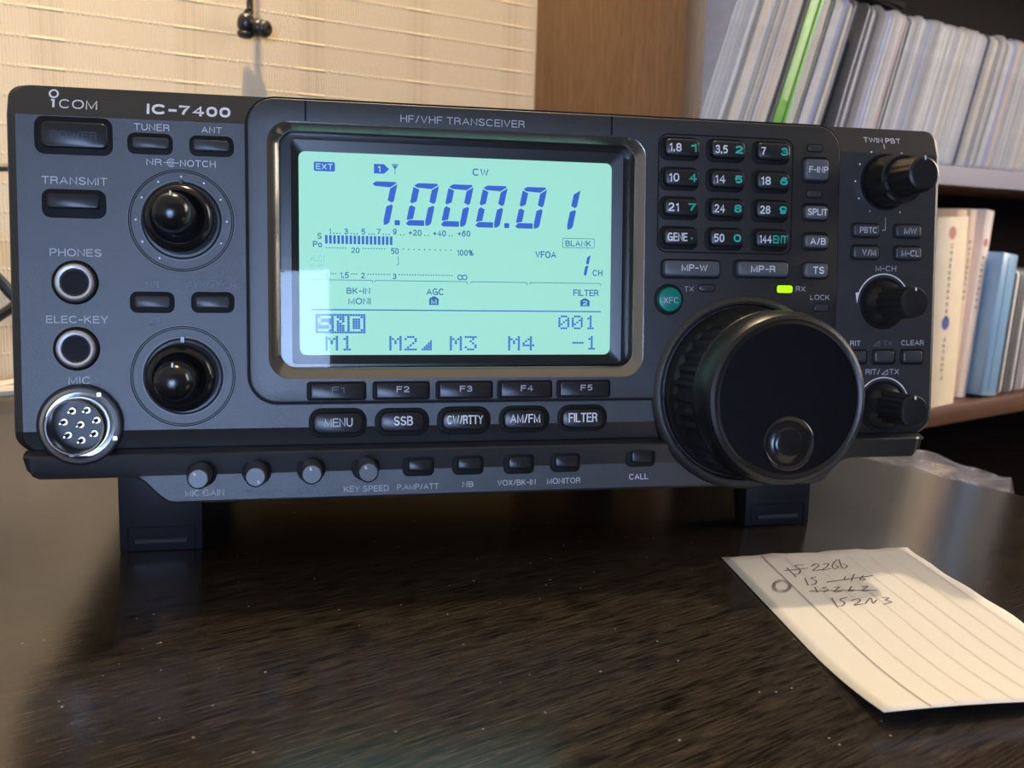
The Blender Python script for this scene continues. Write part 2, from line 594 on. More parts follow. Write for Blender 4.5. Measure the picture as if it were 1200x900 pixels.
GL = {
    'A': (.74, [[(0, 1), (.37, 0), (.74, 1)], [(.13, .66), (.61, .66)]]),
    'B': (.62, [[(0, 0), (0, 1)], [(0, 0), (.34, 0)] + _arc(.34, .24, .22, .24, -80, 80, 8) + [(.34, .48), (0, .48)], [(.34, .48)] + _arc(.36, .74, .26, .26, -80, 80, 8) + [(.34, 1), (0, 1)]]),
    'C': (.72, [_sq(.37, .5, .37, .5, 318, 42, 20)]),
    'D': (.68, [[(0, 1), (0, 0), (.26, 0)] + _sq(.28, .5, .40, .5, -84, 84, 14) + [(.26, 1), (0, 1)], [(0, .5), (0, 1)]]),
    'E': (.55, [[(.54, 0), (0, 0), (0, 1), (.56, 1)], [(0, .48), (.5, .48)]]),
    'F': (.53, [[(.53, 0), (0, 0), (0, 1)], [(0, .49), (.47, .49)]]),
    'G': (.76, [_sq(.38, .5, .38, .5, 318, 40, 20) + [(.74, .84), (.74, .54), (.42, .54)], [(.74, .54), (.74, 1)]]),
    'H': (.64, [[(0, 0), (0, 1)], [(.64, 0), (.64, 1)], [(0, .48), (.64, .48)]]),
    'I': (.0, [[(0, 0), (0, 1)]]),
    'K': (.66, [[(0, 0), (0, 1)], [(.60, 0), (0, .64)], [(.20, .43), (.66, 1)]]),
    'L': (.52, [[(0, 0), (0, 1), (.52, 1)]]),
    'M': (.76, [[(0, 1), (0, 0), (.38, .95), (.76, 0), (.76, 1)]]),
    'N': (.64, [[(0, 1), (0, 0), (.64, 1), (.64, 0)]]),
    'O': (.78, [_sq(.39, .5, .39, .5, 0, 360, 32)]),
    'P': (.60, [[(0, 1), (0, 0), (.34, 0)] + _arc(.34, .27, .26, .27, -80, 80, 8) + [(.34, .54), (0, .54)]]),
    'R': (.64, [[(0, 1), (0, 0), (.36, 0)] + _arc(.36, .25, .25, .25, -80, 80, 8) + [(.36, .50), (0, .50)], [(.36, .50), (.53, .58), (.58, .74), (.60, .92), (.64, 1)]]),
    'S': (.62, [_arc(.31, .26, .29, .26, -22, -180, 9) + [(.05, .36), (.16, .45), (.46, .54), (.59, .64)] + _arc(.31, .73, .31, .27, 0, 162, 9)]),
    'T': (.62, [[(0, 0), (.62, 0)], [(.31, 0), (.31, 1)]]),
    'U': (.64, [[(0, 0), (0, .64)] + _arc(.32, .66, .32, .34, 180, 0, 10) + [(.64, .64), (.64, 0)]]),
    'V': (.68, [[(0, 0), (.34, 1), (.68, 0)]]),
    'W': (.98, [[(0, 0), (.25, 1), (.49, .06), (.73, 1), (.98, 0)]]),
    'X': (.66, [[(0, 0), (.66, 1)], [(.66, 0), (0, 1)]]),
    'Y': (.68, [[(0, 0), (.34, .56), (.68, 0)], [(.34, .56), (.34, 1)]]),
    '0': (.52, [_sq(.26, .5, .26, .5, 0, 360, 28)]),
    '1': (.22, [[(0, .22), (.12, .17), (.22, 0), (.22, 1)]]),
    '2': (.52, [_arc(.26, .28, .25, .28, 190, 372, 10) + [(.44, .50), (.08, .84), (0, 1), (.53, 1)]]),
    '3': (.52, [_arc(.25, .25, .24, .25, 195, 440, 10) + [(.20, .47)], [(.20, .47)] + _arc(.25, .73, .27, .27, -84, 165, 11)]),
    '4': (.56, [[(.42, 1), (.42, 0), (0, .70), (.56, .70)]]),
    '5': (.53, [[(.50, 0), (.10, 0), (.03, .48)] + _arc(.26, .68, .27, .32, 215, 500, 13)]),
    '6': (.53, [_arc(.28, .27, .24, .27, -20, -110, 5) + [(.07, .34), (.01, .55)] + _arc(.265, .68, .265, .32, 190, 550, 18)]),
    '7': (.52, [[(0, 0), (.52, 0), (.28, .50), (.16, 1)]]),
    '8': (.52, [_arc(.26, .24, .23, .24, 0, 360, 16), _arc(.26, .74, .26, .26, 0, 360, 16)]),
    '9': (.53, [_arc(.265, .32, .265, .32, 10, 370, 18) + [(.52, .45), (.46, .66)], [(.52, .45), (.46, .74)] + _arc(.25, .73, .24, .27, 40, 160, 6)]),
    '-': (.34, [[(0, .56), (.34, .56)]]),
    '/': (.34, [[(0, 1.04), (.34, -.04)]]),
    '.': (.0, [[(0, .90), (0, 1.05)]]),
    '+': (.44, [[(0, .56), (.44, .56)], [(.22, .32), (.22, .80)]]),
    '%': (.78, [_arc(.17, .24, .17, .24, 0, 360, 14), _arc(.61, .76, .17, .24, 0, 360, 14), [(.20, 1), (.58, 0)]]),
    'o': (.50, [_sq(.25, .66, .25, .34, 0, 360, 22)]),
}


def put_text(g, body, b, h, weight=.15, mi=0, hf=None, gapf=1.0):
    """Lettering fitted into the box b; weight is the stroke thickness as a share of the height."""
    H = b[3] - b[1]
    t = weight
    adv = []
    x = 0.0
    for ch in body:
        if ch == ' ':
            x += .34 * gapf
            continue
        w = GL[ch][0]
        adv.append((ch, x))
        x += w + t + .13 * gapf
    total = x - .13 * gapf
    sx = (b[2] - b[0]) / total
    tw = t * H
    ty = t / 2
    for ch, x0 in adv:
        for st in GL[ch][1]:
            pts = [(b[0] + (x0 + px_ + t / 2) * sx, b[1] + (ty + py_ * (1 - t)) * H) for px_, py_ in st]
            closed = len(pts) > 4 and math.dist(pts[0], pts[-1]) < 1e-6
            if closed:
                pts = pts[:-1]
            n = len(pts)
            lo = []
            for i in range(n):
                p = pts[i]
                a = pts[i - 1] if (i > 0 or closed) else None
                c = pts[(i + 1) % n] if (i < n - 1 or closed) else None
                d1 = None if a is None else ((p[0] - a[0]), (p[1] - a[1]))
                d2 = None if c is None else ((c[0] - p[0]), (c[1] - p[1]))
                ns = []
                for d in (d1, d2):
                    if d is not None:
                        l_ = math.hypot(*d) or 1e-9
                        ns.append((-d[1] / l_, d[0] / l_))
                if len(ns) == 2:
                    mx, my = ns[0][0] + ns[1][0], ns[0][1] + ns[1][1]
                    ml = math.hypot(mx, my) or 1e-9
                    mx, my = mx / ml, my / ml
                    k = min(1.35, 1 / max(.3, mx * ns[0][0] + my * ns[0][1]))
                else:
                    mx, my = ns[0]
                    k = 1
                q = p
                if len(ns) == 1:      # square the ends off half a stroke further out
                    d = d2 if d1 is None else d1
                    l_ = math.hypot(*d) or 1e-9
                    e = (-1 if d1 is None else 1) * tw * (.5 if abs(d[0]) * .2 > abs(d[1]) or abs(d[1]) * .2 > abs(d[0]) else .12) / l_
                    q = (p[0] + d[0] * e, p[1] + d[1] * e)
                lo.append(((q[0] + mx * k * tw / 2, q[1] + my * k * tw / 2), (q[0] - mx * k * tw / 2, q[1] - my * k * tw / 2)))
            m_ = len(lo)
            for i in range(m_ if closed else m_ - 1):
                (a1, a2), (c1, c2) = lo[i], lo[(i + 1) % m_]
                g.face([L(p[0], p[1], hf(*p) if hf else h) for p in (a1, c1, c2, a2)], mi)


def text(body, b, h, mm, parent, name='legend', weight=.15, hf=None, gapf=1.0):
    g = MB()
    put_text(g, body, b, h, weight, hf=hf, gapf=gapf)
    return g.build(name, mm, parent, smooth=False, recalc=False)


# ------------------------------------------------------------------ cabinet and front panel
g = MB()
g.loft([at(rr(3.5, 2.5, 283.5, 103, 3), -268), at(rr(3.5, 2.5, 283.5, 103, 3), -266), at(rr(3, 2, 284, 103.5, 3), -6)], 0, True, True)
cab = g.build('cabinet', M_cab, radio)


def base_h(X, Y):
    """Relief of the front panel: top slope, flat, bottom slope."""
    if Y < 8.4:
        return -2.6 * ((8.4 - Y) / 8.4) ** 1.0
    if Y > 95.4:
        return -2.2 * (Y - 95.4) / 5.4
    return 0.0


def side_in(Y):
    """How far the rounded corners and the taper pull the panel's sides in."""
    a = 0.0
    if Y < 3.4:
        a = 3.4 - math.sqrt(max(0, 3.4 ** 2 - (3.4 - Y) ** 2))
    if Y > 97:
        a = ((Y - 97) / 3.8) ** 2 * 2.6
    return a


g = MB()
Ys = [0, .15, .5, 1.0, 1.7, 2.5, 3.4, 5, 8.4, 30, 60, 95.4, 97, 98.2, 99.4, 100.2, 100.8]
HX0, HX1, HY0, HY1 = 70.0, 182.2, 8.0, 80.4      # opening behind the display
Ys = sorted(Ys + [HY0, HY1])
rows = []
for Y in Ys:
    s = side_in(Y)
    xl, xr = .0 + s, 287 - s
    hb = base_h(0, Y)
    prof = [(xl, -9), (xl, -2.0), (xl + .5, -1.0), (xl + 2.6, 0), (HX0, 0), (HX1, 0), (xr - 1.5, 0), (xr - .4, -.5), (xr, -1.5), (xr, -9)]
    rows.append([L(x, Y, d if d <= -9 else hb + d) for x, d in prof])
for i in range(len(rows) - 1):
    inside = HY0 - .01 < Ys[i] and Ys[i + 1] < HY1 + .01
    for j in range(len(rows[0]) - 1):
        if not (inside and j == 4):
            g.face([rows[i][j], rows[i][j + 1], rows[i + 1][j + 1], rows[i + 1][j]])
g.face([L(x, 0, h) for x, h in ((3.4, -4), (283.6, -4), (283.6, -9), (3.4, -9))])
g.face([L(x, 100.8, h) for x, h in ((2.6, -3.2), (284.4, -3.2), (284.4, -9), (2.6, -9))])
panel = g.build('front_panel', M_panel, radio, angle=.12)

# lower control strip
g = MB()


def strip_edge(X):
    """Lower outline of the strip."""
    if X < 31:
        return 109.0
    if X < 42:
        t = (X - 31) / 11
        return 109.0 + 8.0 * (3 * t * t - 2 * t ** 3)
    if X < 245:
        return 117.0
    if X < 256:
        t = (256 - X) / 11
        return 109.0 + 8.0 * (3 * t * t - 2 * t ** 3)
    return 108.8


def strip_h(X, Y):
    if Y < 102.6:
        return -1.2 + (Y - 101.0) / 1.6 * 3.0
    if Y < 109.0:
        return 1.8 - 1.8 * (Y - 102.6) / 6.2 if Y < 108.8 else 0.0
    return 0.0


xs = [2.6, 3.4, 4.6, 6.4, 31, 33, 35, 37, 39, 41, 43, 90, 150, 200, 244, 246, 248, 250, 252, 254, 257, 280, 281.6, 282.6, 283.2]
cols = []
for i, X in enumerate(xs):
    be = strip_edge(X)
    if X < 6.4:
        be = 101.5 + 7.5 * math.sqrt(max(0, 1 - ((6.4 - X) / 4.0) ** 2))
    if X > 280:
        be = 101.5 + 7.3 * math.sqrt(max(0, 1 - ((X - 280) / 3.3) ** 2))
    ys = [101.0, 102.1, 102.6, 106.8, min(108.6, be - .9), be - .9, be - .25, be]
    ys = [min(y, be) for y in ys]
    hs = [-1.2, 1.5, 1.8, .58, 0.05, 0, -.25, -1.0]
    d = 0 if 4 < X < 281 else -.8
    cols.append([L(X, 101.0, -9)] + [L(X, y, h + d) for y, h in zip(ys, hs)] + [L(X, be, -9)])
g.loft(cols, 0, closed=False)
g.face(cols[0])
g.face(cols[-1])
# dark gap behind the seam between panel and strip
g.box(*[v for v in L(4, 101.6, -8)], *[v for v in L(282.5, 99.8, -3.2)], 1)
strip = g.build('control_strip', [M_panel, M_gap], radio, angle=.2)

# raised centre frame with the display opening
FB = (63.6, .9, 249.3, 88.0)
BO = (69.3, 7.5, 182.7, 80.8)
BI = (72.3, 9.3, 180.3, 78.0)
g = MB()
g.loft([at(rr(*pad(FB, .7), 8.7, 8), -3), at(rr(*pad(FB, .7), 8.7, 8), .12), at(rr(*pad(FB, -.3), 7.7, 8), .12)], 1)
g.loft([at(rr(*FB, 8, 8), -2.8), at(rr(*FB, 8, 8), 1.0), at(rr(*pad(FB, -.25), 7.75, 8), 1.35), at(rr(*pad(FB, -.8), 7.2, 8), 1.5), at(rr(*pad(BO, .3), 6.3, 8), 1.5)], 0)
for X in (79.9, 171.8):
    g.box(*L(X - .3, 7.0, 1.45), *L(X + .3, 1.2, 1.62), 1)
cframe = g.build('center_frame', [M_frame, M_gap], radio, angle=.5)
g = MB()
g.loft([at(rr(*pad(BO, .3), 6.3, 8), 1.5), at(rr(*BO, 6, 8), 1.4), at(rr(*BI, 4.4, 8), -.7), at(rr(*pad(BI, -.15), 4.3, 8), -1.0), at(rr(*pad(BI, -.15), 4.3, 8), -4.4)], 0)
bezel = g.build('display_bezel', M_bezel, radio, angle=.5)

# display: lit panel, mask, cover glass
LCD = (77.9, 14.7, 173.7, 74.3)
LH = -3.7
g = MB()
g.loft([at(rr(*pad(BI, -.2), 4.2, 6), -5), at(rr(*pad(BI, -.2), 4.2, 6), -4.5)], 1, True, True)
g.loft([at(rr(75.7, 11.5, 177.2, 77, 1.0, 6), -4.5), at(rr(75.7, 11.5, 177.2, 77, 1.0, 6), -3.1), at(rr(*LCD, 2.0, 6), -3.72)], 2)
g.loft([at(rr(*LCD, 2.0, 6), -5), at(rr(*LCD, 2.0, 6), LH)], 0, False, True)
lcd = g.build('display_screen', [M_lcd, M_mask, mat('display_inner_frame', (.016, .015, .014), .3)], radio, angle=.3)
prop(lcd, 'lit blue-green liquid crystal screen')
g = MB()
g.loft([at(rr(*pad(BI, -.1), 4.4, 6), -1.9), at(rr(*pad(BI, -.1), 4.4, 6), -1.3)], 0, False, True)
glass = g.build('cover_glass', M_glass, radio, smooth=False)

IH = LH + .06

SEG = {'0': 'abcdef', '1': 'bc', '7': 'abc'}


def digit(g, ch, x0, y0, y1, w, sl, tv=.25, th=.13):
    """Slanted seven-segment numeral; w is the upright width, sl the lean."""
    H = y1 - y0
    gp = .028

    def p(u, v):
        return L(x0 + u * w + (1 - v) * sl, y0 + v * H, IH)
    polys = {
        'a': [(.02, .055), (.16, .0), (.90, .0), (.965, .03), (.74, th), (.14, th * .82)],
        'b': [(1.0, .05), (1.0, .44), (.93, .48), (1 - tv, .43), (1 - tv, .155)],
        'c': [(.93, .52), (1.0, .56), (1.0, .93), (.93, .985), (.80, 1.0), (1 - tv, .90), (1 - tv, .57)],
        'd': [(.0, .955), (.10, 1 - th), (.70, 1 - th), (.75, 1.0), (.12, 1.0)],
        'e': [(.07, .52), (tv, .57), (tv, .84), (.02, .87), (0, .85), (0, .56)],
        'f': [(0, .09), (tv, .15), (tv, .43), (.07, .48), (0, .44)],
    }
    for s_ in SEG[ch]:
        g.face([p(u, v) for u, v in polys[s_]])


for ch, x0 in (('7', 96.6), ('0', 109.1), ('0', 119.7), ('0', 130.25), ('0', 142.7), ('1', 153.4)):
    g = MB()
    digit(g, ch, x0, 22.8 if ch == '0' else 22.7, 35.5, 7.6, 2.7)
    g.build('frequency_digit', M_ink, lcd, smooth=False)
for x in (106.7, 140.2):
    g = MB()
    g.loft([at(rr(x - .8, 34.0, x + .8, 35.5, .3), IH), at(rr(x - .7, 34.1, x + .7, 35.4, .3), IH + .01)], 0, False, True)
    g.build('decimal_point', M_ink, lcd, smooth=False)
g = MB()
digit(g, '1', 165.1 - 2.0, 42.9, 49.7, 2.6, 1.45, tv=.36)
g.build('channel_digit', M_ink, lcd, smooth=False)
for i in range(17):
    g = MB()
    x = 85.4 + i * 1.193
    rect(g, x, 38.9, x + .74, 41.4, IH)
    g.build('meter_bar', M_ink, lcd, smooth=False)

LT = [('CW', (129.5, 17.8, 134.5, 20.0)), ('S', (83.2, 38.3, 84.4, 40.1)), ('Po', (81.9, 40.7, 84.5, 42.5)), ('1', (86.6, 36.9, 87.1, 38.6)), ('3', (91.0, 36.8, 92.1, 38.6)),
      ('5', (96.0, 36.8, 97.2, 38.5)), ('7', (100.6, 36.7, 101.8, 38.4)), ('9', (105.4, 36.5, 106.5, 38.3)), ('+20', (110.1, 36.7, 114.0, 38.5)), ('+40', (117.5, 36.7, 121.4, 38.5)),
      ('+60', (125.0, 36.6, 128.9, 38.4)), ('20', (93.0, 42.4, 95.5, 44.0)), ('50', (104.8, 42.3, 107.1, 44.1)), ('100%', (124.8, 42.4, 129.9, 44.2)),
      ('1', (85.5, 49.8, 86.0, 51.6)), ('1.5', (89.7, 49.7, 92.3, 51.5)), ('2', (95.9, 49.8, 97.0, 51.5)), ('3', (105.3, 49.9, 106.4, 51.6)),
      ('VFOA', (149.3, 42.3, 155.9, 44.4)), ('BLANK', (158.9, 38.8, 167.2, 40.6)), ('CH', (167.8, 47.8, 171.0, 49.7)), ('BK-IN', (91.6, 54.3, 98.6, 56.1)),
      ('MONI', (92.1, 57.3, 98.7, 59.2)), ('AGC', (115.5, 54.2, 120.8, 56.2)), ('FILTER', (161.6, 54.0, 169.8, 56.0))]
for s_, b_ in LT:
    text(s_, b_, IH, M_ink2, lcd, 'display_caption', .165)
for s_, b_ in (('ALC', (81.0, 44.9, 84.5, 46.6)), ('SWR', (80.8, 47.5, 84.9, 49.2))):
    text(s_, b_, IH, M_inkf, lcd, 'faint_caption', .10)
# infinity sign
g = MB()
ring(g, 125.75, 50.75, .55, .85, IH, n=24)
ring(g, 127.15, 50.75, .55, .85, IH, n=24)
g.build('infinity_sign', M_ink2, lcd, smooth=False)
# scale dots, rules and brackets
g = MB()


def dots(xs_, y, r=.17):
    for x in xs_:
        rect(g, x - r, y - r, x + r, y + r, IH)


dots([88.0, 88.9, 89.8, 93.0, 93.9, 94.8, 98.2, 99.0, 99.8, 102.5, 103.4, 104.3, 107.7, 108.6, 115.0, 116.0, 122.4, 123.3], 38.3)
dots([85.8 + .8 * i for i in range(8)] + [96.5 + .8 * i for i in range(9)] + [108.5 + 1.6 * i for i in range(10)], 42.6)
dots([87 + .7 * i for i in range(3)] + [93.2 + .7 * i for i in range(3)] + [98 + .8 * i for i in range(9)] + [107.3 + .8 * i for i in range(21)], 50.2)
g.build('scale_dots', M_ink2, lcd, smooth=False)
g = MB()
for x0, x1 in ((81.4, 99.4), (99.9, 128.1), (129.0, 146.7), (147.5, 170.5)):
    rect(g, x0 + .4, 51.95, x1 - .4, 52.12, IH)
    rect(g, x0, 52.1, x0 + .17, 52.6, IH)
    rect(g, x1 - .17, 52.1, x1, 52.75, IH)
    g.face([L(x0, 52.15, IH), L(x0 + .4, 51.95, IH), L(x0 + .5, 52.1, IH), L(x0 + .17, 52.3, IH)])
    g.face([L(x1, 52.15, IH), L(x1 - .4, 51.95, IH), L(x1 - .5, 52.1, IH), L(x1 - .17, 52.3, IH)])
for x in (107.0,):
    rect(g, x - .1, 44.7, x + .08, 47.3, IH)
    rect(g, x - .6, 47.15, x, 47.32, IH)
g.build('bracket_rules', M_ink2, lcd, smooth=False)
g = MB()
rect(g, 84.9, 45.0, 85.05, 47.2, IH)
rect(g, 84.9, 45.0, 85.5, 45.15, IH)
g.build('faint_bracket', M_inkf, lcd, smooth=False)
g = MB()
rect(g, 81.3, 60.68, 170.6, 61.02, IH)
g.build('divider_rule', M_ink, lcd, smooth=False)
# badges
g = MB()
g.loft([at(rr(82.3, 17.6, 88.4, 20.3, .5), IH - .01), at(rr(82.35, 17.65, 88.35, 20.25, .5), IH)], 0, False, True)
put_text(g, 'EXT', (82.9, 18.1, 87.8, 19.8), IH + .03, .15, 1)
g.build('antenna_badge', [M_ink, M_lcd], lcd, smooth=False)
g = MB()
g.face([L(x, y, IH) for x, y in ((99.8, 17.6), (102.8, 17.6), (104.3, 19.0), (102.8, 20.4), (99.8, 20.4))])
put_text(g, '1', (100.8, 18.1, 101.8, 19.9), IH + .03, .19, 1)
g.build('antenna_number_badge', [M_ink, M_lcd], lcd, smooth=False)
g = MB()
rect(g, 105.95, 17.5, 106.15, 20.4, IH)
for a, b_ in ((105.1, 106.05), (107.0, 106.05), (105.6, 106.05), (106.5, 106.05)):
    w = .12
    g.face([L(a - w, 17.5, IH), L(a + w, 17.5, IH), L(b_ + w, 18.9, IH), L(b_ - w, 18.9, IH)])
rect(g, 105.0, 17.45, 107.1, 17.6, IH)
g.build('antenna_symbol', M_ink2, lcd, smooth=False)
g = MB()
outline(g, (157.9, 38.1, 168.3, 41.1), .4, .16, IH)
g.build('caption_box', M_ink2, lcd, smooth=False)
for x0, x1, y0, y1, ch in ((116.3, 119.2, 56.6, 59.2, 'M'), (163.9, 166.9, 56.7, 59.2, '2')):
    g = MB()
    xm = (x0 + x1) / 2
    g.face([L(x, y, IH) for x, y in ((x0, y0 + .7), (xm - .3, y0), (xm + .3, y0), (x1, y0 + .7), (x1, y1), (x0, y1))])
    put_text(g, ch, (xm - .85, y0 + .75, xm + .85, y1 - .3), IH + .03, .19, 1)
    g.build('filter_badge', [M_ink2, M_lcd], lcd, smooth=False)
# dot-matrix lines
F57 = {'S': ['01111', '10000', '10000', '01110', '00001', '00001', '11110'], 'N': ['10001', '11001', '10101', '10011', '10001', '10001', '10001'],
       'D': ['11110', '10001', '10001', '10001', '10001', '10001', '11110'], '0': ['01110', '10001', '10011', '10101', '11001', '10001', '01110'],
       '1': ['00100', '01100', '00100', '00100', '00100', '00100', '01110'], '2': ['01110', '10001', '00001', '00010', '00100', '01000', '11111'],
       '3': ['11111', '00010', '00100', '00010', '00001', '10001', '01110'], '4': ['00010', '00110', '01010', '10010', '11111', '00010', '00010'],
       'M': ['10001', '11011', '10101', '10101', '10001', '10001', '10001'], '-': ['00000', '00000', '00000', '11111', '00000', '00000', '00000'], ' ': ['00000'] * 7}


def matrix(s_, b_, gapc=1, inv=False, adv=6):
    g = MB()
    cols = adv * (len(s_) - 1) + 5
    if inv:
        cols += 2
    rows_ = 9 if inv else 7
    on = set()
    for i, ch in enumerate(s_):
        for y in range(7):
            for x in range(5):
                if F57[ch][y][x] == '1':
                    on.add((i * adv + x + (1 if inv else 0), y + (1 if inv else 0)))
    px, py = (b_[2] - b_[0]) / cols, (b_[3] - b_[1]) / rows_
    for y in range(rows_):
        for x in range(cols):
            if ((x, y) in on) != inv:
                X, Y = b_[0] + x * px, b_[1] + y * py
                rect(g, X + px * .05, Y + py * .05, X + px * .93, Y + py * .93, IH)
    return g.build('dot_matrix_word', M_ink, lcd, smooth=False)


matrix('SND', (82.4, 62.1, 97.2, 67.9), inv=True)
matrix('001', (156.8, 62.1, 169.1, 66.4))
matrix('M1', (85.3, 68.6, 93.6, 73.0))
matrix('M2', (104.2, 68.6, 112.6, 73.0))
matrix('M3', (122.6, 68.6, 131.0, 73.0))
matrix('M4', (140.8, 68.6, 149.2, 73.0))
matrix('-1', (161.4, 68.5, 169.6, 72.8))
g = MB()
for i in range(5):
    for j in range(i + 1):
        rect(g, 114.0 + i * .64, 72.95 - j * .62 - .56, 114.0 + i * .64 + .56, 72.95 - j * .62, IH)
g.build('signal_step_icon', M_ink, lcd, smooth=False)

# ------------------------------------------------------------------ panel lettering
W_, G_ = M_white, M_grey_print
PT = [('IC-7400', (36.3, 3.7, 59.2, 6.7), W_, .24), ('COM', (13.6, 3.6, 23.5, 6.2), W_, .13), ('TUNER', (33.1, 9.5, 42.6, 11.4), G_, .15), ('ANT', (51.1, 9.6, 56.7, 11.4), G_, .15),
      ('NR', (36.2, 19.1, 40.4, 20.9), G_, .15), ('NOTCH', (45.2, 19.1, 54.9, 20.95), G_, .15), ('TRANSMIT', (8.9, 24.9, 25.9, 27.0), G_, .14), ('PHONES', (10.5, 44.6, 24.0, 46.7), G_, .14),
      ('ELEC-KEY', (9.2, 63.1, 25.4, 65.2), G_, .14), ('MIC', (14.6, 80.1, 20.5, 82.2), G_, .14), ('NR', (35.5, 53.4, 39.1, 55.1), M_faint, .14), ('A/NOTCH', (46.5, 53.4, 60.2, 55.1), M_faint, .14),
      ('AF', (35.6, 63.6, 39.0, 65.5), M_faint, .14), ('TWIN PBT', (259.1, 3.1, 272.6, 4.8), W_, .14), ('M-CH', (264.0, 45.0, 271.6, 46.8), G_, .15), ('RIT', (255.4, 69.8, 259.3, 71.5), G_, .15),
      ('TX', (267.5, 69.8, 271.0, 71.5), M_faint, .14), ('CLEAR', (274.3, 69.6, 282.8, 71.3), G_, .15), ('RIT/', (261.4, 79.2, 266.7, 81.0), G_, .15), ('TX', (270.2, 79.2, 273.8, 81.0), G_, .15)]
for s_, b_, mm_, w_ in PT:
    text(s_, b_, 0, mm_, panel, weight=w_, gapf=.5 if s_ == 'IC-7400' else 1.0, hf=lambda X, Y: base_h(X, Y) + .06)
# round-dot initial of the maker's mark
g = MB()


def hring(g, cx, cy, r0, r1):
    n = 28
    for k in range(n):
        a, b_ = 2 * PI * k / n, 2 * PI * (k + 1) / n
        g.face([L(cx + r * math.cos(t), cy - r * math.sin(t), base_h(0, cy - r * math.sin(t)) + .06) for r, t in ((r0, a), (r1, a), (r1, b_), (r0, b_))])


hring(g, 12.15, 2.15, .82, 1.3)
g.face([L(x, y, base_h(0, y) + .06) for x, y in ((11.5, 3.7), (12.45, 3.7), (12.45, 6.1), (11.9, 6.1), (11.9, 4.2), (11.5, 4.2))])
g.build('legend', W_, panel, smooth=False, recalc=False)
# dual-knob sign between NR and NOTCH, slope signs, scales round the knobs
g = MB()
rect(g, 40.8, 19.95, 44.9, 20.15, .06)
ring(g, 42.9, 20.05, .45, .62, .07, n=20)
ring(g, 42.9, 20.05, .95, 1.15, .07, 45, 315, n=24)
g.build('legend', G_, panel, smooth=False, recalc=False)
for x, y, mm_ in ((265.3, 71.5, M_faint), (268.6, 81.0, G_)):
    g = MB()
    for a, b_ in (((-1.3, 0), (1.0, 0)), ((-1.3, 0), (1.0, -1.6)), ((1.0, 0), (1.0, -1.6))):
        dx, dy = b_[0] - a[0], b_[1] - a[1]
        ln = math.hypot(dx, dy)
        nx, ny = -dy / ln * .13, dx / ln * .13
        g.face([L(x + p[0] + s1 * nx, y + p[1] + s1 * ny, .06) for p, s1 in ((a, 1), (b_, 1), (b_, -1), (a, -1))])
    g.build('legend', mm_, panel, smooth=False, recalc=False)
NRC, AFC = (45.45, 36.1), (45.3, 80.2)
g = MB()
for c in (NRC, AFC):
    ring(g, *c, 14.1, 14.4, .05, mi=1)
    ring(g, *c, 14.4, 14.62, .04, mi=2)
    ring(g, *c, 13.55, 13.8, .05, mi=1)
    ring(g, *c, 11.05, 11.35, .05, mi=2)
g.build('knob_ring_grooves', [M_white, M_gap, M_btng], panel, smooth=False, recalc=False)
for a in range(-30, 241, 30):
    g = MB()
    disc(g, NRC[0] + 12.3 * math.cos(math.radians(a)), NRC[1] - 12.3 * math.sin(math.radians(a)), .28, .06, 10)
    g.build('scale_dot', W_, panel, smooth=False, recalc=False)
for a in (60, 120, 150, 180, 210, 240, 300, 330, 30):
    g = MB()
    disc(g, 266.8 + 11.1 * math.cos(math.radians(a)), 17.7 - 11.1 * math.sin(math.radians(a)), .3, .06, 10)
    g.build('scale_dot', W_, panel, smooth=False, recalc=False)
g = MB()
g.face([L(x, y, base_h(0, y) + .06) for x, y in ((266.1, 5.2), (266.45, 5.2), (266.45, 6.8), (266.1, 6.8))])
rect(g, 267.0, 29.2, 267.2, 33.5, .06)
rect(g, 266.0, 33.3, 267.2, 33.5, .06)
g.build('legend', G_, panel, smooth=False, recalc=False)
MCH, RITC = (267.2, 57.4), (268.2, 91.7)
for c, a0, a1 in ((MCH, 22, 172), (RITC, 24, 150)):
    g = MB()
    ring(g, *c, 9.45, 9.85, .06, a0, a1, 40)
    if c is MCH:
        g.face([L(x, y, .07) for x, y in ((c[0] - 10.3, c[1] - 3.4), (c[0] - 9.0, c[1] - 3.6), (c[0] - 9.7, c[1] + .2))])
    g.build('knob_arc', W_, panel, smooth=False, recalc=False)

ST = [('MIC GAIN', (45.3, 113.0, 56.1, 114.8), M_grey_print), ('RF PWR', (61.9, 113.1, 72.8, 114.8), M_faint), ('CW PITCH', (75.5, 113.3, 87.7, 115.0), M_faint), ('KEY SPEED', (90.3, 113.2, 103.7, 115.0), M_grey_print),
      ('P.AMP/ATT', (106.1, 113.1, 118.7, 114.8), G_), ('NB', (126.0, 112.9, 129.5, 114.6), G_), ('VOX/BK-IN', (136.9, 112.7, 149.0, 114.5), G_), ('MONITOR', (152.6, 112.6, 163.4, 114.4), G_), ('CALL', (179.4, 112.0, 185.8, 113.8), W_)]
for s_, b_, mm_ in ST:
    text(s_, b_, .06, mm_, strip, weight=.15)
CH_ = 1.5
for s_, b_, mm_ in (('HF/VHF TRANSCEIVER', (107.1, 3.9, 144.5, 6.0), M_grey_print), ('TX', (196.3, 52.75, 199.5, 54.35), G_), ('RX', (234.6, 52.2, 238.0, 53.9), G_), ('LOCK', (239.8, 54.9, 246.7, 56.5), G_)):
    text(s_, b_, CH_ + .06, mm_, cframe, weight=.125)
g = MB()
outline(g, (186.9, 5.5, 232.7, 42.3), 3.2, .45, CH_ + .05, n=6)
g.build('keypad_outline_groove', M_gap, cframe, smooth=False, recalc=False)

# ------------------------------------------------------------------ buttons


